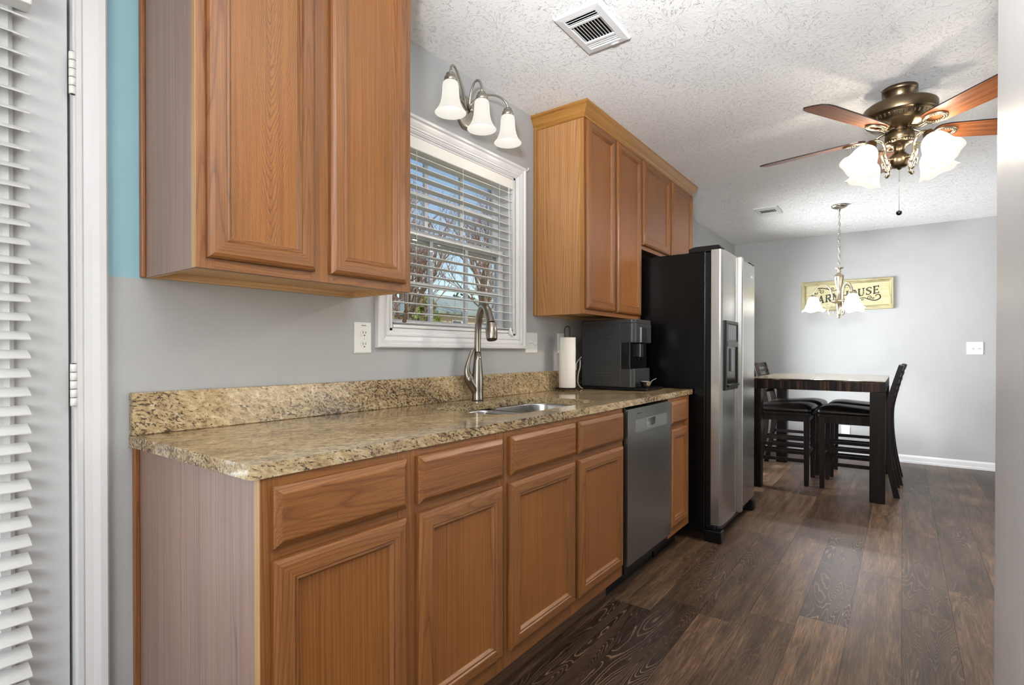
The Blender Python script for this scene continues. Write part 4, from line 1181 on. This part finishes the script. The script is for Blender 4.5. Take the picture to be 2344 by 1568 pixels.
for k in range(4):
    az = R(45+90*k)
    ca, sa = math.cos(az), math.sin(az)
    def Q(r_, z): return (FX_+ca*r_, FY_+sa*r_, z)
    mb = MB(); mb.tube(spline([Q(0.038, 2.092), Q(0.062, 2.085), Q(0.080, 2.10), Q(0.080, 2.135), Q(0.096, 2.168), Q(0.125, 2.178), Q(0.150, 2.168), Q(0.158, 2.155)], 6), 0.0065, 10)
    mb.tube(spline([Q(0.078, 2.088), Q(0.066, 2.062), Q(0.060, 2.040), Q(0.072, 2.026), Q(0.080, 2.034)], 6), [0.010]*7+[0.008]*8+[0.006]*10, 8)
    mb.tube(spline([Q(0.090, 2.075), Q(0.098, 2.105), Q(0.082, 2.128), Q(0.092, 2.138), Q(0.100, 2.130)], 6), 0.005, 8)
    mb.build('lamp_arm', CHAMP, fn)
    tilt = R(31)
    ax = Vector((ca*math.sin(tilt), sa*math.sin(tilt), -math.cos(tilt)))
    Mq = Vector((0, 0, -1)).rotation_difference(ax).to_matrix().to_4x4()
    f0 = Q(0.152, 2.162)
    MB().lathe([(0.008, 0.002), (0.021, 0.0), (0.024, -0.010), (0.026, -0.030), (0.0275, -0.034)], f0, Mq, 24, cap0=True, cap1=True).build('socket_cup', BRONZE, fn)
    def wav(r_, z_, a):
        kk = max(0.0, (-z_-0.075)/0.075); return (r_*(1+0.03*kk*math.cos(6*a)), z_-0.004*kk*math.cos(6*a))
    pr = [(0.0245, -0.031), (0.036, -0.036), (0.048, -0.050), (0.056, -0.070), (0.061, -0.092), (0.068, -0.115), (0.079, -0.133), (0.086, -0.142),
          (0.085, -0.1435), (0.077, -0.1335), (0.066, -0.115), (0.059, -0.092), (0.054, -0.070), (0.046, -0.051), (0.034, -0.038)]
    MB().lathe(pr, f0, Mq, 48, wave=wav).build('lamp_shade', SHADE_FAN, fn)
    MB().lathe([(0.009, -0.035), (0.010, -0.060), (0.014, -0.078), (0.017, -0.092), (0.012, -0.104), (0.002, -0.110)], f0, Mq, 20).build('bulb', BULB_FAN, fn)
mb = MB(); mb.tube([(FX_, FY_, 2.042), (FX_, FY_, 1.838)], 0.0009, 6); mb.ball((FX_, FY_, 1.985), 0.0032, 8, 6)
for i in range(40): mb.ball((FX_, FY_, 2.04-i*0.005), 0.0016, 6, 4)
pcn = mb.build('pull_chain', NICKEL, fn)
mb = MB(); mb.ball((FX_, FY_, 1.828), 0.0125, 16, 10); mb.build('pull_knob', plain('black_knob', (16, 16, 17), 0.15), pcn)

# ------------------------------------------------------------------ chandelier
HX, HY = 1.200, 5.50
ch = thing('chandelier', 'satin nickel three-arm chandelier with lit white glass shades over the dining table', 'chandelier', (HX, HY, 2.44))
C = (HX, HY, 0)
MB().lathe([(0.062, 2.4395), (0.064, 2.434), (0.060, 2.424), (0.045, 2.414), (0.020, 2.406), (0.010, 2.402), (0.007, 2.385)], C, seg=36, cap0=True, cap1=True).build('canopy', NICKEL, ch)
mb = MB(); nl = 15; z1_, z0_ = 2.386, 1.888
for i in range(nl):
    zc = z1_-(z1_-z0_)*(i+0.5)/nl; hh = (z1_-z0_)/nl*0.66
    a = R(20) if i % 2 else R(110)
    pts = [(HX+0.0085*math.cos(a)*math.cos(2*math.pi*j/14), HY+0.0085*math.sin(a)*math.cos(2*math.pi*j/14), zc+hh*math.sin(2*math.pi*j/14)) for j in range(15)]
    mb.tube(pts, 0.0022, 6, cap=False)
mb.tube([(HX, HY, 2.39), (HX, HY, 1.885)], 0.0014, 6)
mb.build('chain', NICKEL, ch)
def flute(r_, z_, a): return (r_*(1+0.07*math.cos(8*a)), z_) if 1.695 < z_ < 1.81 else (r_, z_)
mb = MB(); mb.lathe([(0.004, 1.888), (0.010, 1.884), (0.036, 1.886), (0.037, 1.882), (0.014, 1.872), (0.011, 1.862), (0.016, 1.852), (0.011, 1.843), (0.018, 1.834), (0.033, 1.822), (0.036, 1.815), (0.034, 1.800), (0.029, 1.755), (0.021, 1.712), (0.016, 1.690), (0.018, 1.684), (0.016, 1.676), (0.021, 1.640), (0.028, 1.606)], C, seg=64, wave=flute, cap0=True)
mb.build('column', CHAMP, ch)
MB().lathe([(0.028, 1.606), (0.060, 1.602), (0.066, 1.594), (0.064, 1.586), (0.052, 1.578), (0.034, 1.574), (0.027, 1.568), (0.022, 1.530), (0.014, 1.478), (0.016, 1.468), (0.009, 1.462), (0.013, 1.452), (0.003, 1.436)], C, seg=40, cap1=True).build('hub', CHAMP, ch)
for k in range(3):
    az = R(180+120*k+4)
    ca, sa = math.cos(az), math.sin(az)
    def Q(r_, z): return (HX+ca*r_, HY+sa*r_, z)
    MB().tube(spline([Q(0.052, 1.592), Q(0.056, 1.66), Q(0.075, 1.715), Q(0.112, 1.742), Q(0.155, 1.730), Q(0.188, 1.690), Q(0.198, 1.655)], 6), 0.0062, 10).build('arm', CHAMP, ch)
    mb = MB()
    mb.tube(spline([Q(0.056, 1.588), Q(0.060, 1.555), Q(0.085, 1.535), Q(0.105, 1.552), Q(0.092, 1.570), Q(0.082, 1.560)], 6), 0.0058, 8)
    mb.tube(spline([Q(0.068, 1.540), Q(0.082, 1.510), Q(0.072, 1.480), Q(0.050, 1.474), Q(0.042, 1.490), Q(0.050, 1.498)], 6), 0.0055, 8)
    mb.build('scroll', CHAMP, ch)
    f0 = Q(0.198, 1.655)
    MB().lathe([(0.007, 0.006), (0.012, 0.003), (0.022, -0.004), (0.027, -0.014), (0.028, -0.022)], f0, None, 24, cap0=True, cap1=True).build('socket_cup', CHAMP, ch)
    def wav(r_, z_, a):
        kk = max(0.0, (-z_-0.10)/0.05); return (r_*(1+0.04*kk*math.cos(5*a)), z_+0.007*kk*math.cos(5*a))
    pr = [(0.025, -0.016), (0.034, -0.024), (0.045, -0.046), (0.055, -0.076), (0.064, -0.104), (0.076, -0.128), (0.094, -0.146),
          (0.093, -0.148), (0.074, -0.130), (0.062, -0.105), (0.053, -0.077), (0.043, -0.048), (0.030, -0.026)]
    MB().lathe(pr, f0, None, 48, wave=wav).build('lamp_shade', SHADE_CH, ch)
    MB().lathe([(0.009, -0.02), (0.010, -0.05), (0.016, -0.078), (0.012, -0.095), (0.002, -0.100)], f0, None, 18).build('bulb', BULB_CH, ch)

# ------------------------------------------------------------------ dining table and stools
T0, T1, TY0, TY1, TZ, TH = 0.600, 1.556, 4.828, 6.160, 0.920, 0.086
tb = thing('dining_table', 'counter-height dark wood dining table with a glossy pale marbled top', 'table', ((T0+T1)/2, (TY0+TY1)/2, 0))
mb = MB(); mb.box(T0, T1, TY0, TY1, TZ-TH, TZ-0.012); mb.build('apron', ZEBRA, tb, bevel=0.004)
MB().box(T0, T1, TY0, TY1, TZ-0.0118, TZ).build('tabletop', TTOP, tb, bevel=0.004)
for (lx, ly) in ((T0, TY0), (T1-0.098, TY0), (T0, TY1-0.098), (T1-0.098, TY1-0.098)):
    mb = MB(); mb.box(lx, lx+0.098, ly, ly+0.098, 0, TZ-TH-0.0005); mb.build('leg', ESPR, tb, bevel=0.004)

def make_stool(label):
    """local: seat front edge at x = 0, back towards -x, width along y"""
    t = thing('dining_chair', label, 'chair', (0, 0, 0), 'counter-height chairs at the dining table')
    W = 0.215
    for s_ in (-1, 1):
        mb = MB(); y = s_*(W-0.022)
        loops = []
        for z, h in ((0.0, 0.017), (0.30, 0.020), (0.60, 0.0225)):
            loops.append([(-0.037-h, y-h, z), (-0.037+h, y-h, z), (-0.037+h, y+h, z), (-0.037-h, y+h, z)])
        mb.rings(loops, 0, False, True, True); mb.build('leg', ESPR, t, bevel=0.002)
    prof = [(0.0, -0.545, 0.020), (0.12, -0.520, 0.021), (0.28, -0.492, 0.022), (0.45, -0.474, 0.024), (0.60, -0.472, 0.025), (0.70, -0.485, 0.023), (0.82, -0.512, 0.020), (0.93, -0.540, 0.018), (1.034, -0.568, 0.016)]
    zs = spline([(a, b, c) for a, b, c in prof], 3)
    for s_ in (-1, 1):
        mb = MB(); y = s_*(W-0.018); loops = []
        for z, x, h in zs:
            loops.append([(x-h, y-0.016, z), (x+h, y-0.016, z), (x+h, y+0.016, z), (x-h, y+0.016, z)])
        mb.rings(loops, 0, False, True, True); mb.build('back_post', ESPR, t, bevel=0.002)
    def xat(z):
        for i in range(len(zs)-1):
            if zs[i][0] <= z <= zs[i+1][0]:
                u = (z-zs[i][0])/(zs[i+1][0]-zs[i][0]); return zs[i][1]+(zs[i+1][1]-zs[i][1])*u
        return zs[-1][1]
    for zc, hh in ((1.010, 0.020), (0.952, 0.013), (0.902, 0.013), (0.852, 0.013), (0.802, 0.013), (0.752, 0.013)):
        mb = MB(); loops = []
        for i in range(9):
            y = -W+0.034+(2*W-0.068)*i/8; bow = -0.016*(1-(2*i/8-1)**2)
            a, b_ = xat(zc-hh)+bow, xat(zc+hh)+bow
            loops.append([(a-0.008, y, zc-hh), (a+0.008, y, zc-hh), (b_+0.008, y, zc+hh), (b_-0.008, y, zc+hh)])
        mb.rings(loops, 0, False, True, True); mb.build('back_slat', ESPR, t)
    mb = MB()
    for s_ in (-1, 1): mb.box(-0.450, -0.060, s_*(W-0.020)-0.010, s_*(W-0.020)+0.010, 0.545, 0.602)
    mb.box(-0.047, -0.027, -W+0.045, W-0.045, 0.545, 0.602); mb.box(-0.478, -0.458, -W+0.036, W-0.036, 0.545, 0.602)
    mb.build('seat_frame', ESPR, t)
    mb = MB()
    mb.prism(rrect(-0.455, 0.004, -W-0.006, W+0.006, (0.02, 0.035, 0.035, 0.02), 5), 'z', 0.6025, 0.622)
    mb.build('seat_board', ESPR, t)
    mb = MB(); loops = []
    for ins, z in ((0.004, 0.6222), (-0.004, 0.636), (0.0, 0.652), (0.020, 0.668), (0.06, 0.678), (0.11, 0.682), (0.16, 0.6825)):
        L = []
        for x, y in rrect(-0.462+ins, 0.004-ins, -W-0.004+ins, W+0.004-ins, tuple([max(0.01, 0.045-ins*0.2)]*4), 6):
            L.append((x, y, z+(0.013*math.sin((x+0.23)*10)*(0.6+0.4*math.cos(y*9)) if z > 0.64 else 0)))
        loops.append(L)
    mb.rings(loops, 0, True, True, True); mb.build('cushion', LEATHER, t)
    for s_ in (-1, 1):
        for z in (0.21, 0.335):
            mb = MB(); x0 = xat(z)+0.02
            mb.box(x0, -0.054, s_*(W-0.020)-0.008, s_*(W-0.020)+0.008, z-0.014, z+0.014); mb.build('stretcher', ESPR, t)
    mb = MB(); mb.box(-0.045, -0.029, -W+0.040, W-0.040, 0.262, 0.290); mb.build('foot_rail', ESPR, t)
    mb = MB(); mb.box(xat(0.3)-0.008, xat(0.3)+0.008, -W+0.034, W-0.034, 0.285, 0.313); mb.build('stretcher', ESPR, t)
    return t
st1 = make_stool('dark wood chair with brown leather seat at the near right side of the table')
st1.location = (1.080, 5.305, 0); st1.rotation_euler = (0, 0, R(180))
dup(st1, (1.040, 5.300, 0), 0, 'dark wood chair at the near left of the table, half hidden by the refrigerator')
dup(st1, (1.100, 5.815, 0), R(180), 'dark wood chair at the far right, its back just behind the near right chair')
dup(st1, (1.060, 5.818, 0), 0, 'dark wood chair at the far left, its ladder back showing above the tabletop')

# ------------------------------------------------------------------ farmhouse sign
SGX0, SGX1, SGZ0, SGZ1 = 0.727, 1.580, 1.596, 1.926
sg = thing('wall_sign', 'cream distressed framed sign lettered FARMHOUSE on the far wall', 'sign', ((SGX0+SGX1)/2, YF, SGZ0))
mb = MB()
prof = [(0, 0), (0, 0.020), (0.004, 0.026), (0.026, 0.028), (0.034, 0.024), (0.038, 0.024), (0.042, 0.014), (0.050, 0.008)]
L = [[(SGX0+t, YF-0.0006-h, SGZ0+t), (SGX1-t, YF-0.0006-h, SGZ0+t), (SGX1-t, YF-0.0006-h, SGZ1-t), (SGX0+t, YF-0.0006-h, SGZ1-t)] for t, h in prof]
for i in range(len(L)-1):
    for j in range(4):
        k = (j+1) % 4
        mb.add([L[i][j], L[i][k], L[i+1][k], L[i+1][j]], [(0, 1, 2, 3)], 0 if j in (0, 2) else 1)
mb.build('sign_frame', [SIGN_F, SIGN_FV], sg)
BY = YF-0.012
MB().box(SGX0+0.045, SGX1-0.045, BY, YF-0.004, SGZ0+0.045, SGZ1-0.045).build('board', SIGN_P, sg)
# lettering: slab-serif glyphs drawn as thick strokes in a 1 x 1 box (w given)
GL = {
 'F': (0.72, [((0.18, 0), (0.18, 1), 2), ((0.18, 0.95), (0.72, 0.95), 1), ((0.18, 0.5), (0.55, 0.5), 1), ((0.02, 0.03), (0.36, 0.03), 1), ((0.02, 0.97), (0.3, 0.97), 1), ((0.69, 0.76), (0.69, 1.0), 1)]),
 'A': (0.86, [((0.14, 0), (0.43, 1), 1), ((0.43, 1), (0.70, 0), 2), ((0.26, 0.32), (0.60, 0.32), 1), ((0.0, 0.03), (0.28, 0.03), 1), ((0.54, 0.03), (0.88, 0.03), 1)]),
 'R': (0.84, [((0.18, 0), (0.18, 1), 2), ((0.18, 0.96), (0.50, 0.96), 1), ((0.50, 0.96), (0.68, 0.86), 2), ((0.68, 0.88), (0.68, 0.62), 2), ((0.68, 0.62), (0.5, 0.5), 2), ((0.18, 0.5), (0.52, 0.5), 1), ((0.44, 0.5), (0.70, 0.02), 2), ((0.02, 0.03), (0.36, 0.03), 1), ((0.6, 0.03), (0.86, 0.03), 1)]),
 'M': (1.05, [((0.16, 0), (0.16, 1), 1), ((0.16, 1), (0.52, 0.25), 2), ((0.52, 0.25), (0.86, 1), 1), ((0.86, 0), (0.86, 1), 2), ((0.02, 0.03), (0.32, 0.03), 1), ((0.68, 0.03), (1.04, 0.03), 1), ((0.02, 0.97), (0.2, 0.97), 1), ((0.86, 0.97), (1.04, 0.97), 1)]),
 'H': (0.92, [((0.18, 0), (0.18, 1), 2), ((0.74, 0), (0.74, 1), 2), ((0.18, 0.5), (0.74, 0.5), 1), ((0.02, 0.03), (0.34, 0.03), 1), ((0.58, 0.03), (0.90, 0.03), 1), ((0.02, 0.97), (0.34, 0.97), 1), ((0.58, 0.97), (0.90, 0.97), 1)]),
 'O': (0.90, None),
 'U': (0.88, [((0.18, 1), (0.18, 0.28), 2), ((0.18, 0.30), (0.32, 0.05), 2), ((0.32, 0.05), (0.58, 0.05), 1), ((0.58, 0.05), (0.70, 0.28), 1), ((0.70, 0.28), (0.70, 1), 1), ((0.02, 0.97), (0.34, 0.97), 1), ((0.56, 0.97), (0.86, 0.97), 1)]),
 'S': (0.76, [((0.66, 0.74), (0.64, 0.90), 1), ((0.64, 0.90), (0.38, 0.97), 1), ((0.38, 0.97), (0.14, 0.86), 1), ((0.14, 0.86), (0.14, 0.68), 2), ((0.14, 0.68), (0.58, 0.40), 2), ((0.60, 0.42), (0.60, 0.18), 2), ((0.60, 0.18), (0.36, 0.03), 1), ((0.36, 0.03), (0.10, 0.10), 1), ((0.10, 0.06), (0.08, 0.28), 1)]),
 'E': (0.78, [((0.18, 0), (0.18, 1), 2), ((0.18, 0.95), (0.70, 0.95), 1), ((0.18, 0.5), (0.55, 0.5), 1), ((0.18, 0.05), (0.72, 0.05), 1), ((0.02, 0.03), (0.3, 0.03), 1), ((0.02, 0.97), (0.3, 0.97), 1), ((0.68, 0.78), (0.68, 1.0), 1), ((0.70, 0.0), (0.70, 0.22), 1), ((0.55, 0.40), (0.55, 0.60), 1)]),
}
def stroke(mb, a, b_, wd, y, T):
    A, B = Vector((a[0], a[1])), Vector((b_[0], b_[1])); d = (B-A)
    if d.length < 1e-6: return
    d.normalize(); nn = Vector((-d.y, d.x))*wd/2; A = A-d*wd*0.12; B = B+d*wd*0.12
    q = [T(A+nn), T(B+nn), T(B-nn), T(A-nn)]
    mb.rings([[(x, y, z) for x, z in q], [(x, y-0.0006, z) for x, z in q]], 0, False, True, True)
word = 'FARMHOUSE'; HL = 0.080; gap = 0.10
tot = sum(GL[c][0] for c in word)+gap*(len(word)-1)
XW0, XW1 = 0.828, 1.456
sc_ = (XW1-XW0)/tot
x = XW0
inline = MB()
for c in word:
    wd, st_ = GL[c]
    mb = MB()
    zb = 1.672+(x-XW0)*0.150
    def T(p, x=x, zb=zb): return (x+p[0]*sc_, zb+p[1]*HL+p[0]*sc_*0.150)
    if st_ is None:
        pts = [(0.45+0.34*math.cos(2*math.pi*i/24), 0.5+0.46*math.sin(2*math.pi*i/24)) for i in range(25)]
        st_ = [(pts[i], pts[i+1], 2 if abs(math.cos(2*math.pi*(i+0.5)/24)) > 0.6 else 1) for i in range(24)]
    for a, b_, k in st_: stroke(mb, a, b_, 0.20 if k == 2 else 0.10, BY-0.0003, T)
    lt = mb.build('letter', INK, sg)
    for a, b_, k in st_:
        mi = MB()
        if k == 2:
            stroke(mi, (a[0]+0.03, a[1]*0.9+0.05), (b_[0]+0.03, b_[1]*0.9+0.05), 0.030, BY-0.0010, T)
            mi.build('inline', plain('inline_grey', (150, 148, 132), 0.6), lt)
    x += (wd+gap)*sc_
def ribbon(mb, pts, w0, w1):
    n = len(pts)
    for i in range(n-1):
        t = i/(n-1); wd = w0+(w1-w0)*math.sin(math.pi*t)
        stroke(mb, pts[i], pts[i+1], wd, BY-0.0003, lambda p: (p[0], p[1]))
def spiral(cx, cz, r0, a0, turns, n=26, flip=1):
    return [(cx+r0*(1-0.75*i/n)*math.cos(a0+flip*turns*2*math.pi*i/n), cz+r0*(1-0.75*i/n)*math.sin(a0+flip*turns*2*math.pi*i/n)) for i in range(n+1)]
mb = MB()
ribbon(mb, [(p[0], p[1]) for p in spline([(1.115, 1.850, 0), (1.04, 1.815, 0), (0.97, 1.842, 0), (0.90, 1.852, 0), (0.858, 1.830, 0), (0.862, 1.795, 0), (0.885, 1.792, 0), (0.886, 1.812, 0)], 7)], 0.004, 0.010)
ribbon(mb, spiral(0.925, 1.812, 0.022, R(60), -1.2), 0.004, 0.007)
ribbon(mb, spiral(0.905, 1.835, 0.012, R(200), 1.2), 0.003, 0.005)
ribbon(mb, spiral(0.985, 1.845, 0.014, R(220), -1.3), 0.003, 0.005)
ribbon(mb, spiral(1.028, 1.838, 0.016, R(300), 1.3), 0.003, 0.006)
mb.build('flourish', INK, sg)
mb = MB()
ribbon(mb, [(p[0], p[1]) for p in spline([(1.235, 1.700, 0), (1.31, 1.724, 0), (1.37, 1.700, 0), (1.42, 1.690, 0), (1.462, 1.712, 0), (1.456, 1.748, 0), (1.428, 1.748, 0), (1.424, 1.728, 0)], 7)], 0.004, 0.010)
ribbon(mb, spiral(1.372, 1.722, 0.022, R(250), -1.2), 0.004, 0.007)
ribbon(mb, spiral(1.402, 1.712, 0.012, R(30), 1.2), 0.003, 0.005)
ribbon(mb, spiral(1.305, 1.704, 0.013, R(60), -1.2), 0.003, 0.005)
mb.build('flourish', INK, sg)
mb = MB()
for i in range(5): stroke(mb, (1.150+i*0.016, 1.8405), (1.156+i*0.016, 1.841), 0.005, BY-0.0003, lambda p: (p[0], p[1]))
mb.build('dots', INK, sg)

# ------------------------------------------------------------------ outdoors seen through the kitchen window
GZ = -0.6
def lawn_mat():
    k = NT('winter_lawn'); k.set(k.ramp(k.noise(k.obj(), 2.0, 5, 0.7), [(0.3, lin(120, 116, 70)), (0.7, lin(170, 160, 110))]), 0.9); return k.m
mb = MB()
xs_ = [(-0.4, GZ), (-7, GZ), (-14, 0.1), (-22, 0.9), (-60, 1.3), (-120, 1.6)]
mb.rings([[(x, -60, z) for x, z in xs_]+[(-120, -60, -3), (-0.4, -60, -3)], [(x, 140, z) for x, z in xs_]+[(-120, 140, -3), (-0.4, 140, -3)]], 0, False, True, True)
struct(mb.build('ground', lawn_mat()))
def gz(x):
    for (a, za), (b_, zb) in zip(xs_, xs_[1:]):
        if b_ <= x <= a: return za+(zb-za)*(x-a)/(b_-a)
    return GZ
def shingle():
    k = NT('grey_green_shingles'); v = k.noise(k.mul3(k.obj(), (6, 6, 40)), 1.0, 3, 0.6)
    k.set(k.ramp(v, [(0.3, lin(132, 144, 138)), (0.7, lin(166, 178, 170))]), 0.9); return k.m
SH = shingle(); SIDING = plain('tan_siding', (206, 190, 164), 0.8); PEACH = plain('peach_siding', (226, 200, 176), 0.8)
DARKW = plain('dark_window_glass', (60, 70, 78), 0.1)
def house(label, cx, cy, lx, ly, hw, hr, mat, r0, roof, wins=True):
    GZ = 1.25
    t = thing('neighbor_house', label, 'house', (cx, cy, GZ))
    x0, x1, y0, y1 = cx-lx/2, cx+lx/2, cy-ly/2, cy+ly/2
    MB().box(x0, x1, y0, y1, GZ, GZ+hw).build('walls', mat, t)
    e = 0.5; z = GZ+hw
    mb = MB()
    vs = [(x0-e, y0-e, z), (x1+e, y0-e, z), (x1+e, y1+e, z), (x0-e, y1+e, z), (cx, y0+r0, z+hr), (cx, y1-r0, z+hr),
          (x0-e, y0-e, z-0.15), (x1+e, y0-e, z-0.15), (x1+e, y1+e, z-0.15), (x0-e, y1+e, z-0.15)]
    mb.add(vs, [(0, 1, 4), (1, 2, 5, 4), (2, 3, 5), (3, 0, 4, 5), (0, 6, 7, 1), (1, 7, 8, 2), (2, 8, 9, 3), (3, 9, 6, 0), (6, 9, 8, 7)])
    mb.build('roof', roof, t)
    if wins:
        for k in range(4):
            yy = y0+ly*(k+0.6)/4.4
            w_ = MB().box(x1-0.02, x1+0.05, yy-0.55, yy+0.55, GZ+1.0, GZ+hw-0.5).build('window', VINYL, t)
            MB().box(x1+0.04, x1+0.06, yy-0.45, yy+0.45, GZ+1.1, GZ+hw-0.6).build('pane', DARKW, w_)
    return t
house('tan single-storey house with a grey-green hip roof seen through the kitchen window', -29.6, 34.6, 9, 14.6, 2.78, 1.9, SIDING, 2.6, SH)
house('peach house with a low roof at the left of the window view', -30, 22.0, 7, 6.4, 2.0, 0.9, PEACH, 2.0, plain('tan_shingles', (176, 150, 128), 0.9, var=0.15))
BARK = plain('grey_brown_bark', (134, 116, 98), 0.9, var=0.2); TWIG = plain('reddish_twigs', (158, 124, 108), 0.9, var=0.2)
LEAFG = plain('olive_green_foliage', (134, 142, 70), 0.8, var=0.3); LEAFD = plain('dark_evergreen_foliage', (72, 92, 62), 0.8, var=0.3)
def tree(label, x, y, h, seed, spread=0.55, lean=(0, 0)):
    rnd = random.Random(seed)
    GZ = gz(x)
    t = thing('bare_tree', label, 'tree', (x, y, GZ), 'bare trees beyond the kitchen window')
    tr = MB(); tw = MB()
    def grow(p, d, L, r_, lvl):
        n = 3; path = [Vector(p)]; dd = Vector(d)
        for i in range(n):
            dd = (dd+Vector((rnd.uniform(-1, 1), rnd.uniform(-1, 1), rnd.uniform(-0.3, 0.7)))*0.13).normalized()
            path.append(path[-1]+dd*L/n)
        (tr if lvl < 3 else tw).tube(path, [r_*(1-0.45*i/n) for i in range(n+1)], 6 if lvl < 2 else 4 if lvl < 3 else 3, cap=False)
        if lvl >= 5: return
        nb = (5, 4, 4, 4, 3)[lvl]
        for k in range(nb):
            u = rnd.uniform(0.35, 1.0) if k else 1.0
            q = path[min(n, int(u*n))]
            s_ = Vector((rnd.uniform(-1, 1), rnd.uniform(-1, 1), rnd.uniform(-0.1, 0.9)))
            nd = (dd*0.75+s_*spread*1.2).normalized()
            grow(q, nd, L*rnd.uniform(0.55, 0.75), r_*0.52, lvl+1)
    grow((x, y, GZ), (lean[0], lean[1], 1), h*0.36, h*0.017, 0)
    tr.build('trunk', BARK, t); tw.build('twigs', TWIG, t)
tree('bare tree nearest the window at the left of the view', -9.5, 7.6, 7.0, 3, 0.6)
tree('tall bare tree leaning across the middle of the window view', -13.5, 13.8, 10.0, 8, 0.65)
tree('bare reddish tree behind the roof in the upper window view', -37.5, 50.0, 19.0, 21, 0.6)
tree('slender bare tree further right in the window view', -40.0, 36.5, 20, 34, 0.5)
tree('distant bare tree at the far left of the window view', -38.0, 27.0, 18.0, 55, 0.6)
tree('bare tree with reddish twigs at the upper right of the window view', -21.8, 28.0, 15.0, 77, 0.6)
tree('bare reddish tree in the middle distance of the window view', -23.0, 21.6, 13.0, 91, 0.6)
def bush(name, label, x, y, z0, r_, h, m, seed):
    rnd = random.Random(seed)
    t = thing(name, label, 'tree', (x, y, z0))
    mb = MB()
    for i in range(900):
        a, b_ = rnd.uniform(0, 2*math.pi), math.acos(rnd.uniform(-1, 1)); q = rnd.uniform(0.55, 1.0)
        c = Vector((x+r_*q*math.sin(b_)*math.cos(a), y+r_*q*math.sin(b_)*math.sin(a), z0+h*0.5+h*0.5*q*math.cos(b_)))
        u = Vector((rnd.uniform(-1, 1), rnd.uniform(-1, 1), rnd.uniform(-1, 1))).normalized()*0.22; v = u.orthogonal().normalized()*0.13
        mb.add([c-u, c+v, c+u, c-v], [(0, 1, 2, 3)])
    mb.build('foliage', m, t)
    MB().tube([(x, y, z0), (x, y, z0+h*0.6)], [r_*0.08, r_*0.05], 8).build('trunk', BARK, t)
bush('evergreen_tree', 'olive green leafy tree left of the grey-green roof in the window view', -19.0, 19.9, gz(-19), 1.0, 3.6, LEAFG, 4)
bush('evergreen_tree', 'dark evergreen behind the house at the right of the window view', -38.0, 44.5, gz(-38), 2.2, 7.0, LEAFD, 9)
